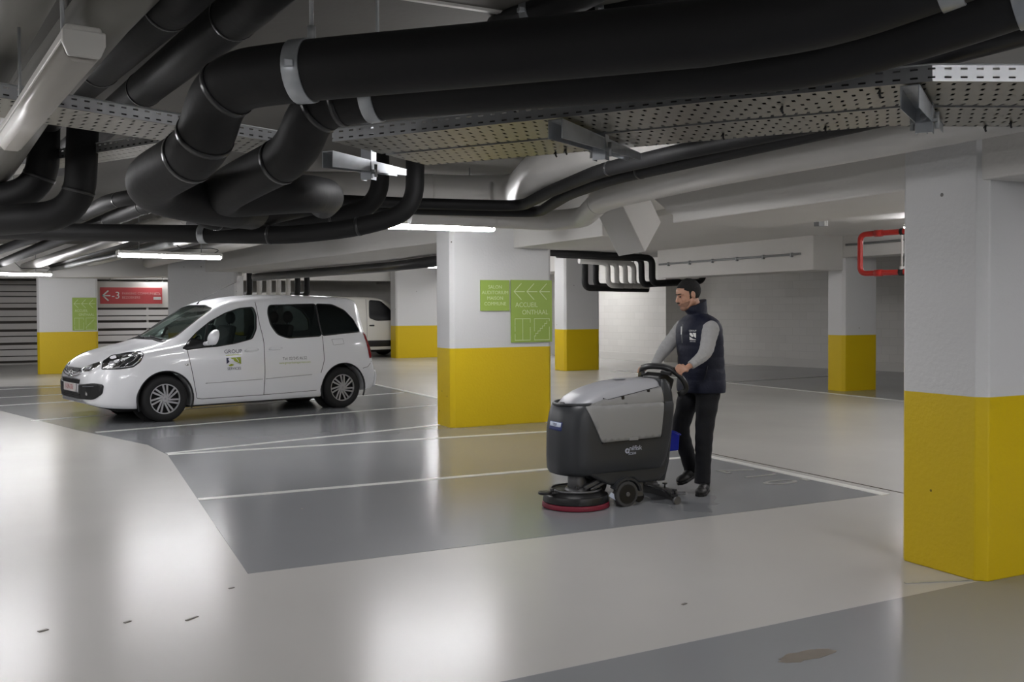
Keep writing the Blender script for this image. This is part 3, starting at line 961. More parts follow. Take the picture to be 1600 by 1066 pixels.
for k in range(4):
    px = 0.20 * k
    rack('pale looped pipe of the rack above the worker, number %s from the left' % ('one', 'two', 'three', 'four')[k],
         [tuple(Vector((11.569,18.6,2.572)) + Vector((px - 0.6, 0.02 * k, 0.02))), tuple(Vector((11.741,18.6,2.561)) + Vector((px * 1.25, 0.02 * k, 0.0))),
          tuple(Vector((11.74,18.6,2.046)) + Vector((px * 1.25, 0.02 * k, 0.0))), tuple(Vector((12.001,18.6,2.033)) + Vector((px * 1.25 + 0.15, 0.02 * k, 0.0)))], 'whitepipe', 0.06)
# thin conduit along the beam
mb = MB(); mb.tube([(12.18, 17.2, 2.47), (12.18, 12.9, 2.47)], 0.022, 10)
cond = tag(mb.build('conduit', MT['galvdull']), 'thin grey conduit running along the far right beam', 'conduit')
for k in range(6):
    mb = MB(); mb.box((12.15, 13.1 + k * 0.75, 2.42), (12.2, 13.13 + k * 0.75, 2.5)); mb.build('conduit_clip', MT['galvdull'], cond)
mb = MB(); mb.tube([(12.87, 12.5, 2.62), (12.87, 4.3, 2.62)], 0.022, 10)
tag(mb.build('conduit', MT['galvdull']), 'thin grey conduit on the short beam behind the red pipe', 'conduit')
# red sprinkler pipe: comes in high, drops, goes back low
t = pipe('red sprinkler pipe with a square loop in front of the far pillar', [(10.4, 3.0, 2.42), (9.25, 8.75, 2.42), (9.25, 8.75, 1.93), (10.4, 3.0, 1.93)], 0.034, 'red', 0.09, name='sprinkler_pipe')
for z in (2.42, 1.93):
    mb = MB(); mb.cyl((9.29, 8.55, z), (9.31, 8.45, z), 0.042); mb.build('coupling', MT['red'], t)
mb = MB(); mb.cyl((9.36, 8.2, 2.42), (9.36, 8.2, 1.96), 0.013, n=10); mb.cyl((9.36, 8.2, 2.0), (9.36, 8.2, 1.95), 0.03, n=10)
o = mb.build('drop_rod', MT['whitepipe'], t); o['label'] = 'pale upright rod between the red runs'
mb = MB(); mb.cyl((9.363, 8.18, 2.42), (9.357, 8.22, 2.42), 0.040); o = mb.build('pipe_clamp', MT['hubdark'], t)
mb = MB(); mb.cyl((9.363, 8.17, 1.93), (9.357, 8.23, 1.93), 0.042); o = mb.build('pipe_clamp', MT['hubdark'], t)
# small box with two white strips on the lower ceiling
t = thing('signal_box', 'small grey box with two bright strips on the ceiling left of the red pipe', 'box', (9.319,9.464,2.632))
b = Vector((9.319,9.464,2.632))
mb = MB(); mb.box(b + Vector((-0.10, -0.04, -0.05)), b + Vector((0.05, 0.05, 0.05))); mb.cyl(b + Vector((0, 0, 0.04)), (b.x, b.y, 2.78), 0.012, n=8); mb.build('housing', MT['galvdull'], t)
for s in (0, 1):
    mb = MB(); mb.box(b + Vector((-0.01 + s * 0.035, -0.055, -0.045)), b + Vector((0.008 + s * 0.035, -0.04, 0.055))); mb.build('strip', MT['whiteink'], t)
# steel duct box behind the left beam and rail of pipes behind the car
pipe('dark pipe along the back beam above the white car roof', [(4.55, 22.6, 2.285), (5.7, 16.5, 2.285), (5.8, 12.5, 2.285)], 0.09, 'band', 0.2, name='service_pipe')
pipe('thin pale pipe along the back beam above the white car roof', [(4.85, 22.6, 2.34), (6.0, 16.5, 2.34), (6.1, 12.5, 2.34)], 0.03, 'whitepipe', 0.2, name='service_pipe')
for k, (m, r) in enumerate((('black', 0.07), ('whitepipe', 0.06), ('whitepipe', 0.06), ('whitepipe', 0.06), ('whitepipe', 0.06), ('black', 0.07), ('black', 0.07))):
    x = 4.62 + k * 0.235
    q = (x, 23.6 + 0.02 * k, 0)
    pipe('%s upright pipe behind the white car roof, %s of seven from the left' % ('black' if m == 'black' else 'pale', ('first', 'second', 'third', 'fourth', 'fifth', 'sixth', 'seventh')[k]),
         [(x, 23.6, 3.1), (x, 23.6, 1.9), (x, 24.6, 1.9)], r, m, 0.15, name='service_pipe' if m != 'black' else 'insulated_pipe')

# ------------------------------------------------------------------ signs
def place(me, M):
    me.transform(M)
    return me
def ink(name, me, M, m, t):
    me.transform(M)
    return link_mesh(name, me, MT[m], t)
def strokes(lines, w, d=0.002):
    mb = MB()
    for ln in lines:
        for a, b in zip(ln, ln[1:]):
            a, b = Vector((a[0], a[1], 0)), Vector((b[0], b[1], 0))
            u = (b - a).normalized() * w / 2
            mb.bar(a - u, b + u, w, d)
    me = bpy.data.meshes.new('s')
    mb.bm.to_mesh(me); mb.bm.free()
    return me
def big_sign(label, x0, x1, z0, z1, y, t_in='greenink'):
    t = thing('direction_sign', label, 'sign', (x0, y, z0))
    mb = MB(); mb.box((x0, y - 0.006, z0), (x1, y + 0.012, z1)); mb.build('panel', MT['green'], t)
    w, h = x1 - x0, z1 - z0
    M = frame((x0, y - 0.0075, z0), (1, 0, 0), (0, 0, 1)) @ Matrix.Diagonal((w, h, 1, 1))
    S = lambda lines, ww: strokes(lines, ww)
    for k in range(3):
        ox = 0.07 + 0.31 * k
        me = strokes([[(ox + 0.17, 0.94), (ox, 0.815), (ox + 0.17, 0.69)], [(ox, 0.815), (ox + 0.25, 0.815)]], 0.014)
        ink('arrow', me, M, t_in, t)
    asp = h / w
    for txt, cx, cz in (('ACCUEIL', 0.37, 0.60), ('ONTHAAL', 0.58, 0.48)):
        me = text_mesh(txt, 0.135, depth=0.001)
        me.transform(Matrix.Diagonal((1.0, 0.80, 1, 1)))
        ink('lettering', me, M @ Matrix.Translation((cx, cz, 0)), t_in, t)
    ink('lift_symbol', strokes([[(0.09, 0.28), (0.09, 0.38), (0.46, 0.38), (0.46, 0.32)], [(0.275, 0.38), (0.275, 0.035)], [(0.09, 0.13), (0.09, 0.035), (0.46, 0.035), (0.46, 0.24)], [(0.09, 0.18), (0.09, 0.26)]], 0.011), M, t_in, t)
    st = [(0.56, 0.10)]
    for k in range(6):
        st += [(0.56 + 0.055 * (k + 0.6), 0.10 + 0.04 * k), (0.56 + 0.055 * (k + 0.6), 0.14 + 0.04 * k)]
    ink('stairs_symbol', strokes([[(0.56, 0.18), (0.56, 0.38), (0.93, 0.38), (0.93, 0.34)], st, [(0.56, 0.10), (0.56, 0.035), (0.93, 0.035), (0.93, 0.24)]], 0.011), M, t_in, t)
    return t
big_sign('large green ACCUEIL ONTHAAL sign on the middle pillar', 5.50, 6.105, 1.07, 1.885, 11.065)
t = thing('direction_sign', 'small square green sign left of the large one on the middle pillar', 'sign', (5.065, 11.065, 1.48))
mb = MB(); mb.box((5.065, 11.059, 1.485), (5.475, 11.077, 1.88)); mb.build('panel', MT['green'], t)
for k, s in enumerate(('SALON', 'AUDITORIUM', 'MAISON', 'COMMUNE')):
    me = text_mesh(s, 0.062, depth=0.0005)
    ink('lettering', me, frame((5.27, 11.0575, 1.79 - k * 0.072), (1, 0, 0), (0, 0, 1)), 'greenink', t)
big_sign('green direction sign on the back left pillar', 0.74, 1.28, 1.04, 1.84, 25.385)
# red sign board
t = thing('direction_sign', 'red and white level -3 sign board between the back left pillars', 'sign', (1.40, 27.0, 1.64))
mb = MB(); mb.box((1.36, 27.0, 1.60), (3.35, 27.04, 2.28)); mb.build('board', MT['signwhite'], t)
mb = MB(); mb.box((1.45, 26.985, 1.70), (2.98, 27.0, 2.13)); mb.build('red_panel', MT['redsign'], t)
F0 = lambda x, z: frame((x, 26.982, z), (1, 0, 0), (0, 0, 1))
ink('arrow', strokes([[(0.13, 0.12), (0.0, 0.0), (0.13, -0.12)], [(0.0, 0.0), (0.17, 0)]], 0.035), F0(1.51, 1.915), 'whiteink', t)
ink('lettering', text_mesh('-3', 0.26, depth=0.001), F0(1.83, 1.915), 'whiteink', t)
ink('lettering', text_mesh('PARKING COMMUNAL', 0.085, 'LEFT', depth=0.001), F0(1.98, 1.97), 'redink', t)
ink('lettering', text_mesh('BEZOEKERS', 0.085, 'LEFT', depth=0.001), F0(1.98, 1.865), 'redink', t)
ink('car_symbol', strokes([[(0.0, 0.0), (0.15, 0.0)], [(0.0, 0.03), (0.15, 0.03)]], 0.045), F0(2.78, 1.83), 'whiteink', t)
ink('car_symbol', strokes([[(0.0, 0.0), (0.03, 0.05), (0.12, 0.05), (0.15, 0.0), (0, 0)]], 0.014), F0(2.78, 1.94), 'redink', t)
for xx in (1.7, 3.0):
    mb = MB(); mb.cyl((xx, 27.02, 2.28), (xx, 27.02, 3.1), 0.01, n=8); mb.build('hanger', MT['galvdull'], t)

# ------------------------------------------------------------------ cars
# local frame of a car: x rearwards from the front axle, y to its right side (away from the camera), z up
def catmull(ps, ts, t):
    n = len(ts)
    i = 0
    while i < n - 2 and t > ts[i + 1]:
        i += 1
    a, b = ts[i], ts[i + 1]
    u = (t - a) / (b - a)
    out = []
    for k in range(len(ps[0])):
        p1, p2 = ps[i][k], ps[i + 1][k]
        m1 = (p2 - ps[i - 1][k]) / (b - ts[i - 1]) if i > 0 else (p2 - p1) / (b - a)
        m2 = (ps[i + 2][k] - p1) / (ts[i + 2] - a) if i < n - 2 else (p2 - p1) / (b - a)
        # limit overshoot
        s = (p2 - p1) / (b - a)
        lim = lambda m: 0 if m * s <= 0 else (max(min(m, 3 * s), 3 * s) if abs(m) > 3 * abs(s) else m)
        m1, m2 = lim(m1), lim(m2)
        h = b - a
        out.append((2 * u ** 3 - 3 * u ** 2 + 1) * p1 + (u ** 3 - 2 * u ** 2 + u) * h * m1 + (-2 * u ** 3 + 3 * u ** 2) * p2 + (u ** 3 - u ** 2) * h * m2)
    return out

def body_mesh(T, inset=0.0, zfloor=None, x0=None, x1=None, step=0.06):
    """T rows: x, z0, ws, zs, wm, zm, wb, zb, wr, zr, zt   half widths and heights of the section"""
    xs = [r[0] for r in T]
    rows = [r[1:] for r in T]
    lo = x0 if x0 is not None else xs[0]
    hi = x1 if x1 is not None else xs[-1]
    X = set(x for x in xs if lo <= x <= hi) | {lo, hi}
    n = int((hi - lo) / step)
    for i in range(n + 1):
        x = lo + (hi - lo) * i / n
        if all(abs(x - y) > step * 0.4 for y in X): X.add(x)
    mb = MB()
    rings = []
    for x in sorted(X):
        z0, ws, zs, wm, zm, wb, zb, wr, zr, zt = catmull(rows, xs, x)
        if inset:
            ws -= inset; wm -= inset; wb -= inset; wr -= inset; zr -= inset; zt -= inset
            z0 = zfloor; zs = max(zs, zfloor + 0.01); zm = max(zm, zs + 0.01); zb = max(zb, zm + 0.01); zr = max(zr, zb + 0.01); zt = max(zt, zr + 0.005)
        ctl = [(0, zt), (wr * 0.55, zt - (zt - zr) * 0.20), (wr * 0.9, zt - (zt - zr) * 0.55), (wr + (wb - wr) * 0.10, zr - (zr - zb) * 0.07), (wr + (wb - wr) * 0.55, zb + (zr - zb) * 0.42), (wb, zb), (wm, zm), (ws, zs), (ws - 0.03, z0 + 0.01)]
        half = []
        tt = list(range(len(ctl)))
        for k in range((len(ctl) - 1) * 4 + 1):
            half.append(catmull(ctl, tt, k / 4))
        half += [((ws - 0.06) * f, z0) for f in (1.0, 0.5, 0.0)]
        ring = [(y, z) for y, z in half] + [(-y, z) for y, z in half[-2:0:-1]]
        rings.append([mb.bm.verts.new((x, y, z)) for y, z in ring])
    mb.skin(rings, True, True)
    bmesh.ops.recalc_face_normals(mb.bm, faces=mb.bm.faces[:])
    return mb

def to_obj(mb, name='tmp'):
    bmesh.ops.recalc_face_normals(mb.bm, faces=mb.bm.faces[:])
    me = bpy.data.meshes.new(name)
    mb.bm.to_mesh(me); mb.bm.free()
    o = bpy.data.objects.new(name, me)
    COL.objects.link(o)
    return o

def boolean(o, cutters):
    for c in cutters:
        m = o.modifiers.new('b', 'BOOLEAN')
        m.operation = 'DIFFERENCE'
        m.solver = 'EXACT'
        m.object = c
    dg = bpy.context.evaluated_depsgraph_get()
    dg.update()
    me = bpy.data.meshes.new_from_object(o.evaluated_get(dg))
    me.materials.clear()
    bpy.data.objects.remove(o, do_unlink=True)
    for c in cutters:
        bpy.data.objects.remove(c, do_unlink=True)
    return me

def round_poly(p, rad=0.05, seg=4):
    P = [Vector((a[0], a[1], 0)) for a in p]
    out = []
    n = len(P)
    for i in range(n):
        a, b, c = P[i - 1], P[i], P[(i + 1) % n]
        l = min(rad, (a - b).length * 0.45, (c - b).length * 0.45)
        s, e = b + (a - b).normalized() * l, b + (c - b).normalized() * l
        for k in range(seg + 1):
            t = k / seg
            q = s * (1 - t) ** 2 + b * 2 * t * (1 - t) + e * t * t
            out.append((q.x, q.y))
    return out

class Proj:
    def __init__(s, bvh):
        s.bvh = bvh
    def hit(s, mode, a, b, off):
        # mode 'L' near side (y negative), 'R' far side, 'F' from the front, 'B' from the rear
        if mode in 'LR':
            sg = -1 if mode == 'L' else 1
            h = s.bvh.ray_cast(Vector((a, sg * 3, b)), Vector((0, -sg, 0)))
            if h[0] is None: h = s.bvh.find_nearest(Vector((a, sg * 0.85, b)))
        else:
            sg = -1 if mode == 'F' else 1
            h = s.bvh.ray_cast(Vector((sg * 6, a, b)), Vector((-sg, 0, 0)))
            if h[0] is None: h = s.bvh.find_nearest(Vector((-0.9 if mode == 'F' else 3.3, a, b)))
        n = h[1]
        o = {'L': Vector((0, -1, 0)), 'R': Vector((0, 1, 0)), 'F': Vector((-1, 0, 0)), 'B': Vector((1, 0, 0))}[mode]
        if n.dot(o) < 0: n = -n
        return h[0] + n * off
    def patch(s, name, poly, m, parent, mode='L', off=0.004, res=0.05, thick=0.003, label=None):
        bm = bmesh.new()
        vs = [bm.verts.new((p[0], p[1], 0)) for p in poly]
        bm.faces.new(vs)
        bmesh.ops.triangulate(bm, faces=bm.faces[:])
        for it in range(5):
            es = [e for e in bm.edges if e.calc_length() > res]
            if not es: break
            bmesh.ops.subdivide_edges(bm, edges=es, cuts=1)
            bmesh.ops.triangulate(bm, faces=bm.faces[:])
        for v in bm.verts:
            v.co = s.hit(mode, v.co.x, v.co.y, off)
        bmesh.ops.recalc_face_normals(bm, faces=bm.faces[:])
        for f in bm.faces: f.smooth = True
        me = bpy.data.meshes.new(name)
        bm.to_mesh(me); bm.free()
        o = link_mesh(name, me, m, parent)
        if thick:
            so = o.modifiers.new('sheet', 'SOLIDIFY'); so.thickness = thick; so.offset = 0
        if label: o['label'] = label
        return o
    def line(s, name, pts, r, m, parent, mode='L', off=0.0, res=0.04, label=None):
        P = [Vector((p[0], p[1], 0)) for p in pts]
        Q = []
        for a, b in zip(P, P[1:]):
            n = max(1, int((b - a).length / res))
            Q += [a + (b - a) * k / n for k in range(n)]
        Q.append(P[-1])
        mb = MB()
        mb.tube([s.hit(mode, q.x, q.y, off) for q in Q], r, 6)
        o = mb.build(name, m, parent)
        if label: o['label'] = label
        return o
    def text(s, name, txt, size, at, m, parent, mode='L', off=0.003, sx=1.0, align='CENTER', rot=0):
        me = text_mesh(txt, size, align)
        me.transform(Matrix.Rotation(rot, 4, 'Z') @ Matrix.Diagonal((sx, 1, 1, 1)))
        for v in me.vertices:
            sg = 1 if mode in 'L' else -1
            v.co = s.hit(mode, at[0] + sg * v.co.x, at[1] + v.co.y, off)
        return link_mesh(name, me, m, parent)

def wheel(parent, x, y, side, r=0.315, w=0.2, rim=0.205, spokes=True, label=None, rimmat='alloy'):
    t = None
    s = side   # -1 near side
    mb = MB()
    prof = [(rim, -w / 2 + 0.01), (rim + 0.03, -w / 2), (r - 0.035, -w / 2 - 0.004), (r - 0.01, -w / 2 + 0.02), (r, -w / 2 + 0.045), (r, w / 2 - 0.045), (r - 0.01, w / 2 - 0.02), (r - 0.035, w / 2), (rim, w / 2)]
    n = 48
    rings = []
    for j in range(n):
        a = 2 * PI * j / n
        rings.append([mb.bm.verts.new((x + math.cos(a) * rr, y + yy * (-s), r + math.sin(a) * rr)) for rr, yy in prof])
    for j in range(n):
        A, B = rings[j], rings[(j + 1) % n]
        for k in range(len(prof) - 1):
            mb._f([A[k], A[k + 1], B[k + 1], B[k]], True)
    t = mb.build('wheel', MT['tyre'], parent)
    if label: t['label'] = label
    face = y + s * (w / 2 - 0.015)
    mb = MB()
    mb.cyl((x, y - s * 0.02, r), (x, y + s * 0.02, r), rim * 0.99, n=40)
    mb.build('rim_back', MT['hubdark'], t)
    mb = MB()
    k = 40
    for j in range(k):
        a, b = 2 * PI * j / k, 2 * PI * (j + 1) / k
        q = []
        for rr, aa in ((rim * 0.93, a), (rim * 1.01, a), (rim * 1.01, b), (rim * 0.93, b)):
            q.append(Vector((x + math.cos(aa) * rr, face, r + math.sin(aa) * rr)))
        mb.prism(q, (0, -s * 0.03, 0))
    mb.build('rim_edge', MT[rimmat], t)
    if spokes:
        mb = MB()
        for j in range(7):
            a0 = 2 * PI * j / 7 + 0.25
            for da, wd in ((-0.15, 0.016), (0.15, 0.016)):
                # twin slats leaning with the turn of the wheel
                i0 = (x + math.cos(a0 + da * 2.2) * 0.045, r + math.sin(a0 + da * 2.2) * 0.045)
                o0 = (x + math.cos(a0 + 0.42 + da) * rim * 0.95, r + math.sin(a0 + 0.42 + da) * rim * 0.95)
                mb.bar((i0[0], face - s * 0.006, i0[1]), (o0[0], face - s * 0.004, o0[1]), 0.014, 0.025, up=(-(o0[1] - i0[1]), 0, o0[0] - i0[0]))
        mb.build('spokes', MT[rimmat], t, bevel=0.003)
        mb = MB(); mb.cyl((x, face - s * 0.02, r), (x, face + s * 0.006, r), 0.05, 0.042, n=24); mb.build('hub_cap', MT[rimmat], t)
        mb = MB()
        for zz in (-0.006, 0.010):
            mb.prism([(x - 0.018, face + s * 0.0065, r + zz - 0.008), (x, face + s * 0.0065, r + zz + 0.004), (x + 0.018, face + s * 0.0065, r + zz - 0.008), (x, face + s * 0.0065, r + zz - 0.001)], (0, s * 0.002, 0))
        mb.build('hub_mark', MT['greyink'], t)
    else:
        mb = MB(); mb.cyl((x, face - s * 0.03, r), (x, face, r), rim * 0.92, rim * 0.6, n=30); mb.build('wheel_cover', MT[rimmat], t)
    return t

CT = [  # x,   z0,  ws,   zs,   wm,   zm,   wb,   zb,   wr,   zr,   zt
 (-0.955, .37, .36, .41, .42, .50, .40, .60, .30, .645, .665),
 (-0.925, .30, .56, .36, .60, .50, .56, .64, .44, .70, .725),
 (-0.82, .25, .73, .31, .755, .50, .71, .73, .57, .795, .825),
 (-0.64, .22, .815, .29, .84, .52, .80, .83, .66, .89, .925),
 (-0.38, .20, .855, .28, .885, .56, .84, .905, .72, .965, 1.005),
 (-0.08, .195, .865, .28, .902, .58, .86, .955, .745, 1.03, 1.075),
 (0.10, .195, .865, .28, .905, .60, .865, .98, .745, 1.065, 1.165),
 (0.22, .195, .865, .28, .905, .60, .865, .99, .72, 1.115, 1.235),
 (0.42, .195, .865, .28, .905, .60, .865, 1.00, .69, 1.26, 1.365),
 (0.65, .195, .865, .28, .905, .60, .865, 1.01, .665, 1.42, 1.51),
 (0.86, .195, .865, .28, .905, .60, .865, 1.02, .645, 1.545, 1.625),
 (1.10, .195, .865, .28, .905, .60, .865, 1.03, .64, 1.615, 1.69),
 (1.50, .195, .865, .28, .905, .60, .865, 1.05, .64, 1.66, 1.735),
 (2.00, .195, .865, .28, .905, .60, .865, 1.06, .635, 1.675, 1.75),
 (2.55, .20, .865, .28, .905, .60, .865, 1.07, .63, 1.67, 1.74),
 (2.95, .23, .86, .30, .90, .60, .86, 1.08, .62, 1.655, 1.72),
 (3.10, .25, .85, .32, .89, .60, .85, 1.06, .61, 1.62, 1.69),
 (3.17, .26, .845, .33, .885, .58, .845, 1.00, .60, 1.46, 1.56),
 (3.22, .27, .84, .34, .88, .57, .84, .92, .62, 1.16, 1.28),
 (3.26, .28, .83, .34, .87, .55, .82, .80, .66, .92, 1.00),
 (3.31, .29, .80, .35, .84, .50, .78, .62, .66, .68, .70),
 (3.345, .33, .72, .37, .76, .46, .70, .54, .55, .57, .58)]

FDOOR = round_poly([(.235, .985), (.50, 1.215), (.70, 1.355), (.93, 1.47), (1.14, 1.535), (1.355, 1.555), (1.385, 1.44), (1.352, 1.235), (1.26, 1.10), (.99, 1.04), (.72, 1.005)], 0.035)
RDOOR = round_poly([(1.60, 1.58), (2.375, 1.60), (2.375, 1.115), (1.82, 1.095), (1.66, 1.15), (1.585, 1.29), (1.565, 1.47)], 0.05)
QUART = round_poly([(2.385, 1.60), (2.66, 1.59), (2.86, 1.50), (3.00, 1.345), (3.06, 1.17), (2.385, 1.118)], 0.04)
WSH = round_poly([(-.69, 1.105), (-.60, 1.54), (-.3, 1.585), (.3, 1.585), (.60, 1.54), (.69, 1.105), (.3, 1.135), (-.3, 1.135)], 0.04)

def make_car(root):
    o = to_obj(body_mesh(CT), 'b')
    dg = bpy.context.evaluated_depsgraph_get()
    dg.update()
    bvh = BVHTree.FromObject(o, dg)
    pj = Proj(bvh)
    cut = []
    cut.append(to_obj(body_mesh(CT, 0.055, 0.62, 0.0, 3.05, 0.12)))
    for x in (0, 2.728):
        mb = MB(); mb.cyl((x, -1.1, 0.315), (x, -0.55, 0.315), 0.385, n=48); cut.append(to_obj(mb))
        mb = MB(); mb.cyl((x, 0.55, 0.315), (x, 1.1, 0.315), 0.385, n=48); cut.append(to_obj(mb))
    for poly in (FDOOR, RDOOR, QUART):
        mb = MB(); mb.prism([(p[0], -1.3, p[1]) for p in poly], (0, 2.6, 0)); cut.append(to_obj(mb))
    mb = MB(); mb.prism([(-0.3, p[0], p[1]) for p in WSH], (1.25, 0, 0)); cut.append(to_obj(mb))
    me = boolean(o, cut)
    for p in me.polygons: p.use_smooth = True
    body = link_mesh('body', me, MT['carwhite'], root)
    es = body.modifiers.new('edges', 'EDGE_SPLIT'); es.split_angle = math.radians(40)
    # glazing
    for md in 'LR':
        pj.patch('front_window', FDOOR, MT['glass'], root, md, -0.006, 0.10, 0)
        pj.patch('rear_window', RDOOR, MT['privacy'], root, md, -0.004, 0.10, 0)
        pj.patch('quarter_window', QUART, MT['privacy'], root, md, -0.004, 0.10, 0)
        pj.line('window_seal', FDOOR + FDOOR[:1], 0.010, MT['plastic'], root, md, -0.003)
        pj.line('window_seal', RDOOR + RDOOR[:1], 0.010, MT['plastic'], root, md, -0.003)
        pj.line('window_seal', QUART + QUART[:1], 0.010, MT['plastic'], root, md, -0.003)
    pj.patch('windscreen', WSH, MT['ws'], root, 'F', -0.006, 0.10, 0)
    pj.line('windscreen_seal', WSH + WSH[:1], 0.009, MT['plastic'], root, 'F', -0.002)
    pj.patch('tailgate_window', round_poly([(-.60, 1.15), (-.52, 1.52), (.52, 1.52), (.60, 1.15)], .06), MT['plastic'], root, 'B', 0.003, 0.08)
    # black triangle in front of the door glass, with the window divider
    for md in 'LR':
        pj.patch('corner_trim', round_poly([(.235, .985), (.40, 1.13), (.55, 1.10), (.64, 1.0), (.30, .965)], .02), MT['plastic'], root, md, 0.002, 0.06)
    mb = MB(); mb.bar((.56, -.845, 1.05), (.64, -.745, 1.31), 0.03, 0.025, up=(1, 0, 0)); mb.bar((.56, .845, 1.05), (.64, .745, 1.31), 0.03, 0.025, up=(1, 0, 0)); mb.build('window_divider', MT['plastic'], root)
    # panel gaps
    for md in 'LR':
        pj.line('panel_gap', [(.30, .975), (.335, .78), (.39, .48), (.43, .30), (.50, .285), (1.42, .285)], 0.0045, MT['seam'], root, md)
        pj.line('panel_gap', [(1.40, 1.63), (1.43, 1.03), (1.42, .285)], 0.0045, MT['seam'], root, md)
        pj.line('panel_gap', [(2.385, 1.112), (2.39, .75), (2.33, .56)], 0.0045, MT['seam'], root, md)
        pj.line('panel_gap', [(1.42, .285), (2.27, .30)], 0.004, MT['seam'], root, md)
        pj.line('slide_rail', [(2.42, 1.125), (3.04, 1.165)], 0.009, MT['plastic'], root, md, 0.002)
        # side moulding
        pj.line('side_crease', [(.545, .50), (1.395, .515)], .006, MT['seamlight'], root, md, -.001)
        pj.line('side_crease', [(1.44, .517), (2.18, .545)], .006, MT['seamlight'], root, md, -.001)
        pj.line('fuel_flap', [(2.54, 1.06), (2.73, 1.065), (2.745, .985), (2.56, .975), (2.54, 1.06)], 0.0035, MT['seamlight'], root, md)
    pj.line('panel_gap', [(-.62, .80), (-.52, .90), (-.30, .99), (-.05, 1.035)], 0.004, MT['seam'], root, 'L') if False else None
    # door handles
    for md, s in (('L', -1), ('R', 1)):
        for hx, hz in ((1.23, .945), (1.60, .955)):
            c = pj.hit(md, hx, hz, 0.0)
            mb = MB()
            mb.ell((c.x, c.y, c.z), (0.085, 0.012, 0.030))
            hb = mb.build('door_handle', MT['carwhite'], root)
            mb = MB()
            mb.tube([(c.x - .10, c.y - s * -.002, c.z - .012), (c.x - .06, c.y + s * .028, c.z - .018), (c.x + .06, c.y + s * .03, c.z - .014), (c.x + .105, c.y, c.z)], .011, 10, .03, 4)
            mb.build('handle_grip', MT['carwhite'], hb)
        c = pj.hit(md, .305, .765, 0.0)
        mb = MB(); mb.ell((c.x - .02, c.y, c.z), (.028, .01, .014)); mb.build('side_indicator', MT['chrome'], root)
        # mirror
        mb = MB()
        mb.ell((.62, s * 1.02, 1.13), (.085, .115, .115), None, 24, 16)
        for v in mb.bm.verts:
            if v.co.x > .64: v.co.x = .64
            v.co.x += (v.co.z - 1.11) * 0.25
            if v.co.z < 1.04: v.co.z = 1.04 + (v.co.z - 1.04) * .4
        mi = mb.build('door_mirror', MT['carwhite'], root, smooth=True)
        mb = MB(); mb.caps((.56, s * .86, 1.045), .03, (.60, s * .95, 1.06), .035, 12); mb.build('mirror_arm', MT['carwhite'], mi)
    # front: headlamps, grille, intake, fog panels, plate
    for s in (-1, 1):
        def yz(p):
            return p
        md = 'L' if s < 0 else 'R'
        H = round_poly([(-.79, .745), (-.735, .845), (-.62, .915), (-.43, .955), (-.30, .965), (-.275, .935), (-.33, .83), (-.42, .765), (-.60, .745)], .025)
        # side part of the lamp
        hl = pj.patch('headlamp', H, MT['chrome'], root, md, 0.001, 0.05, 0.004, 'clear headlamp with dark surround')
        pj.patch('lamp_mask', round_poly([(-.60, .765), (-.52, .86), (-.38, .925), (-.31, .935), (-.36, .84), (-.44, .785)], .02), MT['plastic'], hl, md, 0.007, 0.05, 0.003)
        pj.line('lamp_trim', [(-.60, .84), (-.50, .91), (-.40, .935), (-.33, .945)], .008, MT['chrome'], hl, md, 0.010)
        pj.line('lamp_trim', [(-.52, .79), (-.42, .85), (-.36, .90)], .009, MT['chrome'], hl, md, 0.012)
        pj.patch('lamp_bulb', round_poly([(-.71, .785), (-.685, .835), (-.64, .85), (-.625, .80), (-.66, .775)], .02), MT['alloy'], hl, md, 0.009, 0.04, 0.003)
        pj.line('lamp_seal', H + H[:1], .006, MT['plastic'], hl, md, 0.001)
        # inner part seen from the front
        Hf = round_poly([(s * .30, .695), (s * .36, .765), (s * .60, .84), (s * .66, .80), (s * .58, .715)], .02)
        pj.patch('headlamp_inner', Hf, MT['chrome'], hl, 'F', 0.002, 0.04, 0.003)
        pj.patch('lamp_bulb', round_poly([(s * .42, .73), (s * .45, .77), (s * .54, .79), (s * .54, .74)], .01), MT['alloy'], hl, 'F', 0.006, 0.04, 0.003)
        pj.patch('fog_lamp_panel', round_poly([(s * .34, .345), (s * .34, .535), (s * .70, .565), (s * .79, .55), (s * .775, .42), (s * .68, .35)], .04), MT['plastic'], root, 'F', 0.006, 0.04, 0.01)
        pj.patch('fog_lamp', round_poly([(s * .56, .40), (s * .56, .455), (s * .60, .455), (s * .60, .40)], .015), MT['chrome'], root, 'F', 0.014, 0.03, 0.004)
        pj.line('fog_trim', [(s * .50, .515), (s * .70, .525)], .006, MT['greyink'], root, 'F', 0.014)
        # marque chevrons as two chrome bars running into the lamps
        pj.line('chrome_bar', [(s * .02, .685), (s * .10, .668), (s * .30, .69), (s * .36, .70)], .010, MT['chrome'], root, 'F', 0.006)
        pj.line('chrome_bar', [(s * .02, .655), (s * .10, .635), (s * .30, .655), (s * .42, .685)], .009, MT['chrome'], root, 'F', 0.008)
        pj.line('chevron', [(s * .07, .665), (0, .715)], .012, MT['chrome'], root, 'F', 0.012)
        pj.line('chevron', [(s * .07, .630), (0, .680)], .012, MT['chrome'], root, 'F', 0.012)
    pj.patch('upper_grille', round_poly([(-.32, .715), (-.28, .745), (.28, .745), (.32, .715), (.25, .695), (-.25, .695)], .01), MT['plastic'], root, 'F', 0.003, 0.04, 0.006)
    pj.patch('grille', round_poly([(-.36, .545), (-.40, .60), (.40, .60), (.36, .545)], .015), MT['plastic'], root, 'F', 0.005, 0.04, 0.01)
    pj.line('grille_trim', [(-.40, .607), (.40, .607)], .006, MT['chrome'], root, 'F', 0.006)
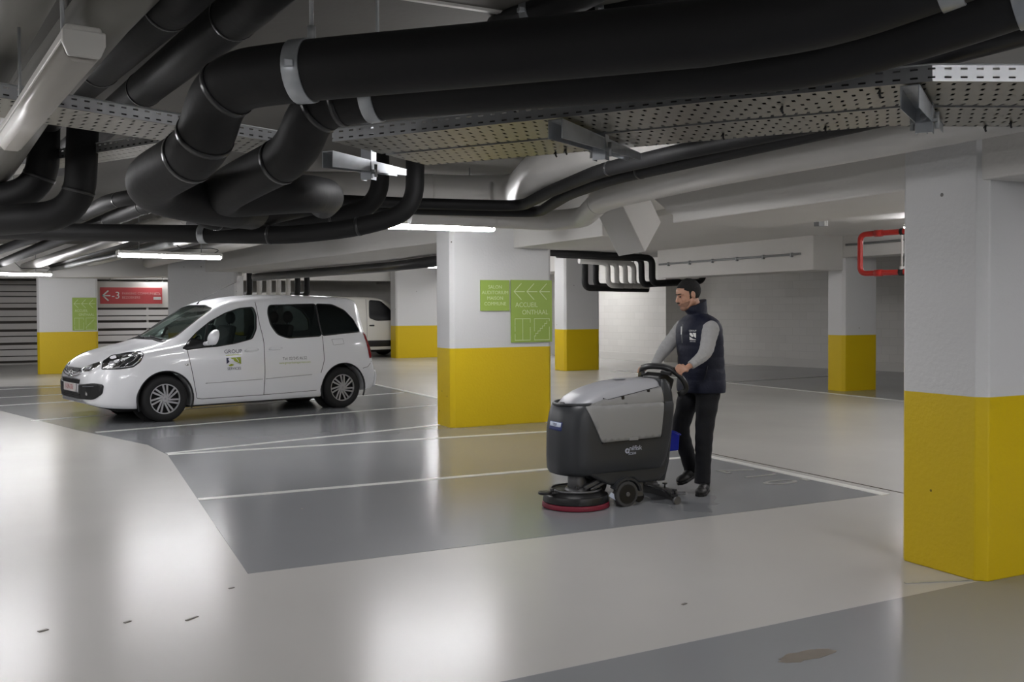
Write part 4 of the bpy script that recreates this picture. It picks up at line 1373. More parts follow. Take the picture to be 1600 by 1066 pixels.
    for zz in (.565, .582):
        pj.line('grille_slat', [(-.37, zz), (.37, zz)], .004, MT['hubdark'], root, 'F', 0.012)
    pj.patch('lower_intake', round_poly([(-.40, .345), (-.42, .425), (.42, .425), (.40, .345)], .02), MT['plastic'], root, 'F', 0.005, 0.04, 0.01)
    for zz in (.365, .385, .405):
        pj.line('intake_slat', [(-.40, zz), (.40, zz)], .004, MT['hubdark'], root, 'F', 0.012)
    pj.patch('skid_plate', round_poly([(-.56, .30), (-.42, .335), (.42, .335), (.56, .30), (.40, .29), (-.40, .29)], .01), MT['alloy'], root, 'F', 0.006, 0.04, 0.01)
    mb = MB(); mb.box((-.985, -.26, .435), (-.972, .26, .545)); pl = mb.build('number_plate', MT['plate'], root, bevel=0.004)
    me = text_mesh('1-LPA-376', .095, depth=.0005)
    me.transform(frame((-.9865, 0, .49), (0, -1, 0), (0, 0, 1)) @ Matrix.Diagonal((.85, 1, 1, 1)))
    link_mesh('lettering', me, MT['plateink'], pl)
    # wipers and cowl
    pj.line('wiper', [(-.62, 1.10), (-.1, 1.145)], .010, MT['plastic'], root, 'F', 0.012)
    pj.line('wiper', [(-.05, 1.115), (.55, 1.15)], .010, MT['plastic'], root, 'F', 0.012)
    pj.patch('cowl_panel', round_poly([(-.70, 1.075), (-.35, 1.105), (.35, 1.105), (.70, 1.075), (.70, 1.095), (.35, 1.13), (-.35, 1.13), (-.70, 1.095)], .005), MT['plastic'], root, 'F', 0.003, 0.05, 0.004)
    # roof aerial and its foot
    mb = MB(); mb.cyl((.80, 0.0, 1.60), (.83, 0.0, 1.645), .014, .008, n=8); mb.tube([(.83, 0, 1.64), (1.12, 0, 1.80), (1.40, 0, 1.93)], .0035, 6); mb.build('aerial', MT['plastic'], root)
    # rear lamps, rear bumper
    for s, md in ((-1, 'L'), (1, 'R')):
        pj.patch('tail_lamp', round_poly([(3.115, 1.15), (3.17, 1.16), (3.235, .98), (3.25, .76), (3.20, .745), (3.165, .95)], .015), MT['taillight'], root, md, 0.006, 0.04, 0.012)
        pj.line('bumper_gap', [(3.07, .60), (3.16, .62), (3.24, .70)], .004, MT['seam'], root, md)
    pj.patch('rear_bumper', round_poly([(-.80, .31), (-.80, .55), (.80, .55), (.80, .31)], .05), MT['carwhite'], root, 'B', 0.02, 0.06, 0.03)
    # arches, sills, underside
    for x in (0, 2.728):
        for s in (-1, 1):
            mb = MB()
            pts = [(x + math.cos(a) * .378, s * .872, .315 + math.sin(a) * .378) for a in [math.radians(-22 + 224 * k / 24) for k in range(25)]]
            mb.tube(pts, .014, 8)
            mb.build('arch_lip', MT['plastic'], root)
            mb = MB(); mb.cyl((x, s * .55, .33), (x, s * .60, .33), .375, n=36); mb.build('arch_liner', MT['hubdark'], root)
    mb = MB(); mb.box((-.55, -.62, .16), (3.1, .62, .24)); mb.box((.9, -.3, .13), (2.0, .3, .2)); mb.build('underbody', MT['hubdark'], root)
    for s in (-1, 1):
        mb = MB(); mb.box((.42, s * .80 - .03, .185), (2.30, s * .80 + .03, .215)); mb.build('sill_strip', MT['plastic'], root)
    for x in (0, 2.728):
        for s in (-1, 1):
            wheel(root, x, s * .765, s)
    # interior
    def seat(x, y, rear=False):
        mb = MB()
        w = .25 if not rear else .24
        mb.box((x - .25, y - w, .72), (x + .25, y + w, .86))
        mb.prism([(x + .16, y - w, .80), (x + .28, y - w, .80), (x + .40, y - w, 1.28), (x + .31, y - w, 1.30)], (0, 2 * w, 0))
        st = mb.build('seat', MT['seat'], root, bevel=.04, seg=3)
        mb = MB(); mb.ell((x + .40, y, 1.40), (.05, .135, .095)); mb.build('headrest', MT['seat'], st)
        mb = MB()
        for q in (-.05, .05): mb.cyl((x + .37, y + q, 1.26), (x + .40, y + q, 1.36), .007, n=6)
        mb.build('headrest_rod', MT['chrome'], st)
    seat(.75, -.36); seat(.75, .36); seat(1.62, -.46, True); seat(1.62, 0, True); seat(1.62, .46, True)
    mb = MB(); mb.prism([(.10, -.72, .70), (.08, -.72, 1.03), (.34, -.72, 1.04), (.46, -.72, .96), (.42, -.72, .70)], (0, 1.44, 0)); mb.build('dashboard', MT['interior'], root, bevel=.03)
    mb = MB(); 
    ring = [Vector((.62 + math.sin(a) * .06, -.36 + math.cos(a) * .18, .98 + math.sin(a) * .17)) for a in [2 * PI * k / 24 for k in range(24)]]
    mb.tube(ring + ring[:1], .014, 8, cap=False)
    mb.bar((.62, -.53, .98), (.62, -.19, .98), .03, .04); mb.cyl((.45, -.36, .92), (.62, -.36, .98), .03, n=10)
    mb.build('steering_wheel', MT['plastic'], root)
    mb = MB(); mb.box((.84, -.11, 1.44), (.87, .11, 1.50)); mb.bar((.86, 0, 1.47), (.90, 0, 1.56), .015, .015); mb.build('rear_view_mirror', MT['plastic'], root)
    # lettering of the cleaning firm
    pj.text('lettering', 'GROUP', .075, (.955, .925), MT['navyink'], root, sx=1.05)
    pj.line('logo_rule', [(.845, .875), (1.07, .875)], .004, MT['limeink'], root, 'L', 0.001)
    pj.text('lettering', 'CLEANING', .03, (.955, .885), MT['limeink'], root, sx=1.1)
    pj.patch('logo', [(.85, .84), (.89, .84), (.875, .815), (.895, .785), (.85, .755)], MT['navyink'], root, 'L', .003, .03, .001)
    pj.patch('logo', [(.91, .84), (1.065, .845), (1.065, .745), (1.02, .765), (.965, .79)], MT['limeink'], root, 'L', .003, .03, .001)
    pj.patch('logo', round_poly([(.875, .735), (.92, .755), (.965, .74), (.93, .722), (.89, .72)], .01), MT['limeink'], root, 'L', .003, .03, .001)
    pj.line('logo_sweep', [(.94, .82), (.955, .79), (.99, .77), (1.05, .745)], .009, MT['carwhite'], root, 'L', .002)
    pj.line('logo_sweep', [(.99, .838), (1.02, .80), (1.03, .775)], .005, MT['carwhite'], root, 'L', .002)
    pj.text('lettering', 'SERVICES', .052, (.96, .685), MT['navyink'], root, sx=.95)
    pj.text('lettering', 'Tel: 02/245.46.52', .062, (1.905, .795), MT['greyink'], root, sx=.90)
    pj.text('lettering', 'www.groupcleaningservices.com', .045, (1.905, .735), MT['limeink'], root, sx=.86)
    # bonnet lettering
    return body

car = thing('car', 'white five-door leisure van with company lettering parked in the left bay', 'car', (1.35, 14.40, 0), 0, world=False)
CA = math.atan2(.65, 2.65)
car.rotation_euler = (0, 0, CA)
n = Vector((-math.sin(CA), math.cos(CA), 0))
car.location = Vector((1.5, 13.65, 0)) + n * 0.765
make_car(car)

# second van, further back, seen between the car and the pillar; its nose points right
VT = [
 (-0.90, .45, .45, .50, .50, .60, .48, .70, .38, .78, .80),
 (-0.82, .35, .72, .42, .76, .60, .72, .86, .60, .98, 1.02),
 (-0.55, .28, .88, .36, .92, .60, .88, 1.00, .74, 1.12, 1.18),
 (-0.20, .25, .93, .34, .96, .62, .93, 1.08, .78, 1.22, 1.30),
 (0.10, .25, .94, .34, .97, .62, .94, 1.12, .78, 1.42, 1.50),
 (0.50, .25, .94, .34, .97, .62, .94, 1.15, .76, 1.76, 1.84),
 (0.80, .25, .94, .34, .97, .62, .94, 1.18, .78, 1.86, 1.93),
 (1.60, .25, .94, .34, .97, .62, .95, 1.20, .82, 1.90, 1.96),
 (3.40, .27, .94, .36, .97, .62, .95, 1.20, .82, 1.90, 1.96),
 (3.75, .30, .92, .38, .95, .62, .93, 1.20, .80, 1.86, 1.93),
 (3.85, .36, .88, .42, .91, .62, .89, 1.16, .74, 1.80, 1.88)]
van = thing('van', 'cream white panel van parked far back beside the warm lit pillar', 'van', (10.4, 29.7, 0), 0, world=False)
van.rotation_euler = (0, 0, PI + math.radians(3))
def make_van(root, T, paint, cab, winR=True):
    o = to_obj(body_mesh(T, step=.12), 'b')
    dg = bpy.context.evaluated_depsgraph_get(); dg.update()
    pj = Proj(BVHTree.FromObject(o, dg))
    cut = []
    wb = T[-1][0] - .85
    for x in (0, wb):
        for s in (-1, 1):
            mb = MB(); mb.cyl((x, s * .60, .34), (x, s * 1.15, .34), .40, n=32); cut.append(to_obj(mb))
    me = boolean(o, cut)
    for p in me.polygons: p.use_smooth = True
    b = link_mesh('body', me, MT[paint], root)
    b.modifiers.new('edges', 'EDGE_SPLIT').split_angle = math.radians(40)
    for md in 'LR':
        pj.patch('cab_window', round_poly(cab, .07), MT['plastic'], root, md, .004, .08)
        pj.patch('sill_moulding', round_poly([(.45, .36), (.45, .55), (wb - .45, .55), (wb - .45, .36)], .03), MT['plastic'], root, md, .012, .1, .02)
        pj.line('panel_gap', [(1.22, 1.85), (1.25, .45)], .005, MT['seam'], root, md)
        pj.line('panel_gap', [(.35, 1.15), (.42, .45)], .005, MT['seam'], root, md)
        pj.patch('door_handle', round_poly([(1.0, 1.0), (1.16, 1.0), (1.16, 1.04), (1.0, 1.04)], .015), MT['plastic'], root, md, .02, .1, .02)
        pj.patch('headlamp', round_poly([(-.80, .80), (-.60, .98), (-.42, 1.0), (-.52, .80)], .03), MT['chrome'], root, md, .004, .06)
    pj.patch('windscreen', round_poly([(-.70, 1.28), (-.66, 1.74), (.66, 1.74), (.70, 1.28)], .06), MT['plastic'], root, 'F', .004, .1)
    pj.patch('bumper', round_poly([(-.80, .48), (-.80, .66), (.80, .66), (.80, .48)], .04), MT['plastic'], root, 'F', .01, .08, .02)
    for s in (-1, 1):
        mb = MB(); mb.ell((.34, s * 1.10, 1.25), (.06, .09, .15)); m_ = mb.build('door_mirror', MT['plastic'], root)
        for x in (0, wb):
            wheel(root, x, s * .82, s, .335, .2, .2, False, rimmat='greyink')
    mb = MB(); mb.box((-.5, -.7, .18), (T[-1][0] - .3, .7, .27)); mb.build('underbody', MT['hubdark'], root)
make_van(van, VT, 'vanwhite', [(.22, 1.18), (.42, 1.55), (.72, 1.80), (1.12, 1.82), (1.16, 1.25), (.9, 1.16)])
# nose of a third vehicle at the left edge
grey_car = thing('car', 'grey car nose with a bright headlamp cut by the left edge', 'car', (-2.4, 27.4, 0), 0, world=False)
grey_car.rotation_euler = (0, 0, PI - math.radians(4))
GT = [(r[0], r[1], r[2], r[3], r[4], r[5], r[6], r[7] * .95, r[8], r[9] * .88, r[10] * .88) for r in CT]
make_van(grey_car, GT, 'cargrey', [(.42, 1.0), (.66, 1.16), (1.1, 1.34), (1.36, 1.36), (1.36, 1.05), (.9, .98)])

# ------------------------------------------------------------------ walk-behind floor scrubber, nose towards -X
M0 = Vector((3.95, 6.28, 0))
mach = thing('floor_scrubber', 'charcoal and grey walk-behind floor scrubbing machine pushed by the worker', 'floor scrubber', M0, 0, world=False)
mach['_w'] = 0

def plan_ring(bm, xf, xr, hw, z, rf=.18, rr=.06, n=9):
    """plan outline: rounded nose at xf, rounded tail at xr"""
    pts = []
    rf = min(rf, hw * .999); rr = min(rr, hw * .999)
    for cx, cy, r, a0 in ((xr - rr, hw - rr, rr, 0), (xf + rf, hw - rf, rf, 90), (xf + rf, -hw + rf, rf, 180), (xr - rr, -hw + rr, rr, 270)):
        for k in range(n):
            a = math.radians(a0 + 90 * k / (n - 1))
            pts.append(bm.verts.new((cx + math.cos(a) * r, cy + math.sin(a) * r, z)))
    return pts

def slices(rows):
    mb = MB()
    mb.skin([plan_ring(mb.bm, *r) for r in rows], True, True)
    bmesh.ops.recalc_face_normals(mb.bm, faces=mb.bm.faces[:])
    return mb
# rows: x front, x rear, half width, z, nose radius, tail radius
shell = slices([(-.44, .36, .18, .250, .16, .08), (-.47, .39, .215, .256, .18, .08), (-.484, .41, .232, .285, .19, .07), (-.486, .43, .238, .38, .19, .06),
                (-.484, .455, .240, .50, .19, .05), (-.480, .475, .238, .60, .185, .05), (-.462, .490, .232, .70, .18, .05), (-.445, .497, .226, .755, .175, .05), (-.425, .497, .218, .778, .17, .05)])
so = to_obj(shell, 'shell')
dg = bpy.context.evaluated_depsgraph_get(); dg.update()
pjm = Proj(BVHTree.FromObject(so, dg))
me = so.data.copy(); me.name = 'tank_body'
bpy.data.objects.remove(so, do_unlink=True)
shell_o = link_mesh('tank_body', me, MT['mbody'], mach)
shell_o.modifiers.new('edges', 'EDGE_SPLIT').split_angle = math.radians(50)
# lower chassis
mb = MB()
prof = [(-.30, .262), (-.24, .235), (-.12, .175), (-.04, .16), (.02, .205), (.10, .205), (.15, .165), (.33, .165), (.40, .225), (.425, .33), (.40, .40), (-.25, .40)]
mb.prism([(x, -.222, z) for x, z in prof], (0, .444, 0))
mb.build('chassis', MT['mbody'], mach, bevel=.018, seg=3)
# rear column
rc = slices([(.34, .425, .19, .16, .03, .03), (.36, .455, .21, .30, .03, .04), (.36, .480, .215, .55, .03, .04), (.365, .499, .215, .74, .03, .05), (.365, .492, .21, .84, .03, .05), (.375, .468, .20, .92, .03, .04), (.385, .44, .185, .950, .03, .03)])
rc.build('rear_column', MT['mbody'], mach, smooth=True).modifiers.new('edges', 'EDGE_SPLIT').split_angle = math.radians(50)
# grey recovery tank lid, domed and falling to the nose
lid = slices([(-.375, .385, .214, .770, .15, .03), (-.362, .385, .214, .79, .15, .03), (-.330, .385, .208, .825, .14, .03), (-.265, .385, .198, .862, .14, .03),
              (-.165, .385, .182, .898, .13, .03), (-.04, .385, .160, .928, .11, .03), (.08, .380, .130, .946, .09, .03), (.16, .370, .09, .953, .06, .02)])
lo = to_obj(lid, 'lid')
dg = bpy.context.evaluated_depsgraph_get(); dg.update()
pjl = Proj(BVHTree.FromObject(lo, dg))
me = lo.data.copy(); bpy.data.objects.remove(lo, do_unlink=True)
lid_o = link_mesh('lid', me, MT['mlid'], mach)
lid_o['label'] = 'silver grey domed lid'
for s, md in ((-1, 'L'), (1, 'R')):
    lower = round_poly([(-.325, .775), (-.255, .63), (-.196, .502), (.335, .512), (.378, .775)], .018)
    sp = pjm.patch('side_panel', lower, MT['mgrey'], mach, md, .004, .05, .010, 'light grey side panel')
    upper = round_poly([(-.325, .770), (-.16, .825), (-.13, .815), (.378, .893), (.378, .770)], .008)
    pjl.patch('side_panel_top', upper, MT['mgrey'], sp, md, .009, .04, .008)
    pjl.line('panel_gap', [(-.165, .828), (-.13, .815), (.385, .897)], .005, MT['mblack'], sp, md, .004)
    pjm.line('panel_gap', [(-.196, .500), (.338, .511)], .006, MT['mblack'], sp, md, .004)
    pjm.line('panel_gap', [(.340, .512), (.384, .775)], .005, MT['mblack'], sp, md, .006)
    for x, z in ((.005, .828), (.245, .866)):
        c = pjl.hit(md, x, z, .008)
        mb = MB(); mb.box(c + Vector((-.014, -.008, -.02)), c + Vector((.014, .010, .012))); mb.build('latch', MT['mblack'], sp, bevel=.004)
    c = pjm.hit(md, .08, .515, .012)
    mb = MB(); mb.box(c + Vector((-.04, -.006, -.012)), c + Vector((.04, .006, .008))); mb.build('grip_tab', MT['mgrey'], sp, bevel=.003)
    pjm.text('lettering', 'nilfisk', .050, (.105, .442), MT['label'], mach, md, .002, 1.0)
    pjm.text('lettering', 'SC500', .026, (.075, .402), MT['label'], mach, md, .002, 1.0)
    mb = MB()
    c = pjm.hit(md, .03 if s < 0 else .18, .425, .002)
    mb.cyl(c + Vector((0, -.001, 0)), c + Vector((0, .001, 0)), .019, n=20)
    e = mb.build('emblem', MT['label'], mach)
    mb = MB()
    for k in range(4):
        a = PI * k / 4
        mb.bar(c + Vector((-math.cos(a) * .016, s * .002, -math.sin(a) * .016)), c + Vector((math.cos(a) * .016, s * .002, math.sin(a) * .016)), .003, .001, up=(0, 1, 0))
    mb.build('emblem_star', MT['mbody'], e)
# front recess and its rim, blue and white label
mb = MB(); mb.prism([(-.37, -.15, .778), (-.37, .15, .778), (-.41, .14, .778), (-.438, .08, .778), (-.445, 0, .778), (-.438, -.08, .778), (-.41, -.14, .778)], (0, 0, .004)); mb.build('front_recess', MT['mblack'], mach)
mb = MB()
R_ = []
for k in range(25):
    a = math.radians(90 + 180 * k / 24)
    R_.append((-.425 + .17 + math.cos(a) * .178, math.sin(a) * .205, .775 + .012 * abs(math.sin(a))))
mb.tube(R_, .012, 10)
mb.build('recess_rim', MT['mbody'], mach)
mb = MB(); mb.caps((-.405, -.03, .785), .014, (-.405, .03, .785), .014, 12); mb.build('filler_cap', MT['mmetal'], mach)
pjm.patch('front_label', round_poly([(-.115, .59), (-.115, .655), (.055, .655), (.055, .59)], .006), MT['bluelabel'], mach, 'F', .003, .03, .001, 'blue label')
pjm.patch('front_label', round_poly([(-.105, .618), (-.105, .650), (.045, .650), (.045, .618)], .004), MT['label'], mach, 'F', .005, .03, .001, 'white strip on the blue label')
pjm.text('lettering', 'VIPER', .026, (-.03, .634), MT['bluelabel'], mach, 'F', .007, 1.0)
mb = MB(); mb.ell((.10, -.02, .955), (.055, .04, .006)); o = mb.build('lid_dimple', MT['mlid'], mach, smooth=True)
# scrub deck
B = Vector((-.30, -.03, 0))
def disc(name, r, z0, z1, m, r2=None, n=56, par=mach, bev=.004):
    mb = MB(); mb.cyl(B + Vector((0, 0, z0)), B + Vector((0, 0, z1)), r, r2 or r, n); return mb.build(name, MT[m], par, bevel=bev)
deck = disc('brush_deck', .252, .045, .100, 'mblack', .245)
disc('deck_shoulder', .235, .098, .125, 'mblack', .20)
o = disc('brush_skirt', .258, .006, .042, 'mred', .254); o['label'] = 'dark red ring around the foot of the brush deck'
mb = MB(); mb.tube([B + Vector((math.cos(a) * .19, math.sin(a) * .19, .135)) for a in [2 * PI * k / 36 for k in range(37)]], .008, 8, cap=False); mb.build('deck_hoop', MT['mmetal'], deck)
mb = MB(); mb.cyl(B + Vector((.01, 0, .12)), B + Vector((.01, 0, .265)), .072, .066); mb.cyl(B + Vector((.01, 0, .12)), B + Vector((.01, 0, .150)), .098, .082); mb.build('brush_motor', MT['mmetal'], mach, bevel=.006)
mb = MB()
mb.cyl(B + Vector((-.035, -.08, .15)), B + Vector((-.035, -.10, .165)), .012)
mb.bar(B + Vector((.02, -.09, .145)), B + Vector((.24, -.10, .235)), .025, .03)
mb.bar(B + Vector((.06, -.12, .135)), B + Vector((.22, -.12, .20)), .02, .022)
mb.bar(B + Vector((.05, .10, .15)), B + Vector((.26, .10, .25)), .025, .03)
mb.build('lift_arm', MT['mmetal'], mach, bevel=.004)
mb = MB(); mb.tube([B + Vector((.0, .05, .2)), B + Vector((.06, -.04, .23)), B + Vector((.14, -.05, .19)), B + Vector((.22, .0, .25))], .011, 8, .04, 4); mb.build('hose', MT['mblack'], mach)
c = B + Vector((-.285, -.035, 0))
mb = MB(); mb.cyl(c + Vector((0, 0, .122)), c + Vector((0, 0, .142)), .052, n=30); bw = mb.build('bumper_wheel', MT['mblack'], mach, bevel=.005)
mb = MB(); mb.bar(c + Vector((0, 0, .130)), B + Vector((-.13, -.06, .125)), .03, .014); mb.cyl(c + Vector((0.07, 0.02, .12)), c + Vector((.07, .02, .155)), .014); mb.build('wheel_arm', MT['mblack'], bw)
# drive wheels
for s in (-1, 1):
    c = Vector((.025, s * .222, .098))
    mb = MB(); mb.cyl(c - Vector((0, .028, 0)), c + Vector((0, .028, 0)), .098, n=40); w = mb.build('wheel', MT['mwheel'], mach, bevel=.008)
    mb = MB(); mb.cyl(c + Vector((0, s * .026, 0)), c + Vector((0, s * .031, 0)), .074, n=36); mb.build('wheel_disc', MT['mblack'], w)
    mb = MB(); mb.cyl(c + Vector((0, s * .03, 0)), c + Vector((0, s * .040, 0)), .016, n=16); mb.build('axle_cap', MT['mmetal'], w)
    mb = MB()
    pts = [c + Vector((math.cos(a) * .118, 0, math.sin(a) * .118)) for a in [math.radians(8 + 150 * k / 14) for k in range(15)]]
    for a, b in zip(pts, pts[1:]): mb.bar(a, b, .07, .018, up=(a - c))
    mb.build('wheel_guard', MT['mbody'], w)
# splash flap and caster
mb = MB(); mb.bar((-.10, -.20, .10), (.00, -.235, .035), .012, .035); mb.build('splash_flap', MT['label'], mach)
for s in (-1, 1):
    mb = MB(); mb.cyl((.20, s * .14 - .012, .045), (.20, s * .14 + .012, .045), .043, n=24); w = mb.build('caster', MT['mblack'], mach, bevel=.004)
    mb = MB(); mb.box((.17, s * .14 - .02, .05), (.23, s * .14 + .02, .17)); mb.build('caster_fork', MT['mmetal'], w, bevel=.004)
# squeegee
sq = [(.38, -.36), (.44, -.25), (.475, -.10), (.475, .10), (.44, .25), (.38, .36)]
mb = MB()
for a, b in zip(sq, sq[1:]): mb.bar((a[0], a[1], .072), (b[0], b[1], .072), .05, .022)
q = mb.build('squeegee', MT['mblack'], mach, bevel=.004)
mb = MB()
for a, b in zip(sq, sq[1:]): mb.bar((a[0] + .012, a[1], .033), (b[0] + .012, b[1], .033), .008, .06)
mb.build('rubber_blade', MT['mwheel'], q)
for a in (sq[0], sq[2], sq[3], sq[5]):
    mb = MB(); mb.cyl((a[0], a[1], .083), (a[0], a[1], .115), .006, n=10); mb.cyl((a[0], a[1], .112), (a[0], a[1], .124), .020, n=14); mb.build('knob', MT['mblack'], q)
for a in (sq[0], sq[5]):
    mb = MB(); mb.cyl((a[0] + .05, a[1], .083), (a[0] + .05, a[1], .094), .045, n=24); mb.cyl((a[0] + .02, a[1] - .012, .035), (a[0] + .02, a[1] + .012, .035), .032, n=18); mb.build('side_roller', MT['mmetal'], q)
mb = MB(); mb.bar((.28, -.10, .14), (.44, -.06, .10), .03, .02); mb.bar((.28, .10, .14), (.44, .06, .10), .03, .02); mb.bar((.30, 0, .16), (.46, 0, .10), .05, .03); mb.build('squeegee_bracket', MT['mmetal'], q, bevel=.003)
mb = MB(); mb.tube([(.43, 0, .11), (.50, 0, .20), (.50, 0, .45), (.47, 0, .60)], .02, 12, .06, 5); mb.build('suction_hose', MT['mblack'], mach)
# console and handle
mb = MB()
mb.prism([(.41, -.11, .90), (.415, -.11, .965), (.47, -.11, .995), (.565, -.11, .94), (.54, -.11, .86), (.48, -.11, .80)], (0, .24, 0))
mb.build('console', MT['mblack'], mach, bevel=.012, seg=3)
HB = [(4.455, 6.56, .90), (4.44, 6.535, .97), (4.415, 6.48, 1.015), (4.395, 6.34, 1.040), (4.425, 6.20, 1.040), (4.475, 6.125, 1.010), (4.535, 6.085, .945), (4.575, 6.085, .86), (4.52, 6.13, .82)]
mb = MB()
hp = [Vector(p) - M0 for p in HB]
mb.tube(fillet(hp, .05, 6), .022, 14)
hb = mb.build('handle', MT['mblack'], mach)
mb = MB(); mb.tube([(v + Vector((0.002, 0, .014))) for v in fillet(hp[2:6], .05, 6)], .014, 10); mb.build('handle_pad', MT['mwheel'], hb)
mb = MB(); mb.bar(Vector((4.412, 6.27, 1.03)) - M0, Vector((4.440, 6.19, 1.028)) - M0, .02, .012); mb.build('handle_light', MT['label'], hb)
mb = MB(); mb.bar((.44, -.10, 1.0), (.49, -.17, .99), .03, .03); mb.bar((.42, .12, .98), (.46, .22, .96), .03, .03); mb.build('handle_bracket', MT['mblack'], hb, bevel=.004)

# blue container hanging at the back of the machine
Bk = Vector((4.60, 6.42, .34))
t = thing('bucket', 'bright blue plastic container hanging behind the scrubber', 'bucket', Bk)
mb = MB()
mb.prism([Bk + Vector(p) for p in ((-.07, -.09, 0), (.075, -.09, 0), (.085, -.09, .13), (.03, -.09, .155), (-.075, -.09, .18))], (0, .16, 0))
mb.build('container', MT['blue'], t, bevel=.012, seg=3)
mb = MB(); mb.tube([Bk + Vector(p) for p in ((.087, -.095, .13), (.03, -.095, .158), (-.078, -.095, .183), (-.078, .075, .183), (.03, .075, .158), (.087, .075, .13), (.087, -.095, .13))], .006, 8); mb.build('rim', MT['blue'], t)
mb = MB(); mb.tube([Bk + Vector(p) for p in ((0, -.095, .16), (-.08, -.09, .26), (-.13, .0, .30), (-.08, .08, .26), (0, .075, .16))], .004, 6, .05, 4); mb.build('bail_handle', MT['galv'], t)

# ------------------------------------------------------------------ the worker
BX, BY = 4.90, 6.33
def Wp(f, l, z):
    return Vector((BX - f, BY - l, z))
man = thing('person', 'person in navy quilted vest and grey sleeves walking and steering the floor scrubber', 'person', (BX, BY, 0))
# head frame
HC = Wp(.125, -.01, 1.615)
hyaw, hpit = math.radians(-14), math.radians(14)
hf = Vector((-math.cos(hyaw) * math.cos(hpit), -math.sin(hyaw) * math.cos(hpit), -math.sin(hpit)))
hl = Vector((math.sin(hyaw), -math.cos(hyaw), 0))
hu = hf.cross(hl)
if hu.z < 0: hu = -hu
HR = Matrix((hf, hl, hu)).transposed()
def H(f, l, u):
    return HC + HR @ Vector((f, l, u))
mb = MB()
mb.ell(H(-.012, 0, .028), (.097, .076, .095), HR, 28, 18)
mb.ell(H(.030, 0, -.040), (.060, .057, .078), HR, 24, 16)
mb.ell(H(.060, 0, -.094), (.030, .030, .024), HR)
mb.ell(H(.050, 0, .035), (.045, .058, .05), HR)
for s in (-1, 1):
    mb.caps(H(.080, s * .014, .022), .012, H(.066, s * .046, .020), .011, 10)
    mb.ell(H(.060, s * .034, -.026), (.026, .022, .024), HR, 14, 10)
    mb.caps(H(-.005, s * .052, -.055), .024, H(.040, s * .030, -.088), .020, 10)
    mb.ell(H(-.012, s * .077, -.002), (.019, .009, .032), HR, 14, 10)
    mb.ell(H(.096, s * .012, -.036), (.011, .009, .008), HR, 10, 8)
mb.caps(H(.084, 0, .018), .009, H(.108, 0, -.028), .013, 12)
mb.ell(H(.086, 0, -.060), (.016, .024, .009), HR, 14, 8)
mb.caps(H(-.022, 0, -.05), .054, Wp(.03, 0, 1.42), .060, 18)
# trunk and legs under the clothes
mb.ell(Wp(.02, 0, 1.30), (.11, .17, .16), None)
mb.ell(Wp(.0, 0, 1.08), (.10, .145, .18), None)
mb.ell(Wp(.0, 0, .92), (.11, .155, .12), None)
nsh, nel, nwr = Wp(.045, .178, 1.335), Wp(.125, .225, 1.14), Vector((4.640, 6.115, 1.055))
fsh, fel, fwr = Wp(.03, -.185, 1.345), Wp(.19, -.26, 1.15), Vector((4.575, 6.53, 1.035))
for sh, el, wr in ((nsh, nel, nwr), (fsh, fel, fwr)):
    mb.caps(sh, .052, el, .040, 14)
    mb.caps(el, .040, wr, .026, 14)
nh, nk, na = Wp(.0, .10, .90), Wp(.06, .115, .49), Wp(.075, .11, .10)
fh, fk, fa = Wp(.0, -.10, .90), Wp(.145, -.10, .50), Wp(.015, -.10, .165)
for h_, k_, a_ in ((nh, nk, na), (fh, fk, fa)):
    mb.caps(h_, .075, k_, .05, 14)
    mb.caps(k_, .048, a_, .034, 14)
def hand(wr, palm, sp, fwd, dn, thumb_side):
    sp, fwd, dn = sp.normalized(), fwd.normalized(), dn.normalized()
    up = -dn
    mb.caps(wr, .024, palm - fwd * .02, .021, 12)
    for k in (-1.2, -.4, .4, 1.2):
        mb.caps(palm - fwd * .02 + sp * k * .016, .014, palm + fwd * .032 + sp * k * .020 + up * .004, .0115, 10)
    for i, k in enumerate((-1.5, -.5, .5, 1.5)):
        ln = (0.95, 1.08, 1.0, .80)[i]
        b = palm + fwd * .036 + sp * k * .0195 + up * .004
        p1 = b + fwd * .026 * ln - up * .006
        p2 = p1 - up * .026 * ln + fwd * .004
        p3 = p2 - up * .012 * ln - fwd * .016 * ln
        mb.caps(b, .0112, p1, .0098, 10)
        mb.caps(p1, .0098, p2, .0088, 10)
        mb.caps(p2, .0088, p3, .0076, 10)
    tb = palm - fwd * .012 + sp * thumb_side * .030
    t1 = tb + sp * thumb_side * .012 - up * .022 + fwd * .018
    t2 = t1 - up * .020 + fwd * .022 - sp * thumb_side * .006
    mb.caps(tb, .014, t1, .0115, 10)
    mb.caps(t1, .0115, t2, .0092, 10)
# near (left) hand wraps the falling part of the handle, far hand the other side
nb = Vector((4.500, 6.105, .985))
hand(nwr, Vector((4.555, 6.100, 1.028)), Vector((.40, -.25, -.62)), Vector((-.86, -.32, .05)), Vector((-.35, .25, -.9)), -1)
hand(fwr, Vector((4.485, 6.525, 1.018)), Vector((.05, .75, -.45)), Vector((-.98, .0, -.05)), Vector((-.15, -.05, -1)), -1)
bm_ = remeshed(mb, .0055, 2)
for p in bm_.polygons: p.use_smooth = True
link_mesh('body', bm_, MT['skin'], man)
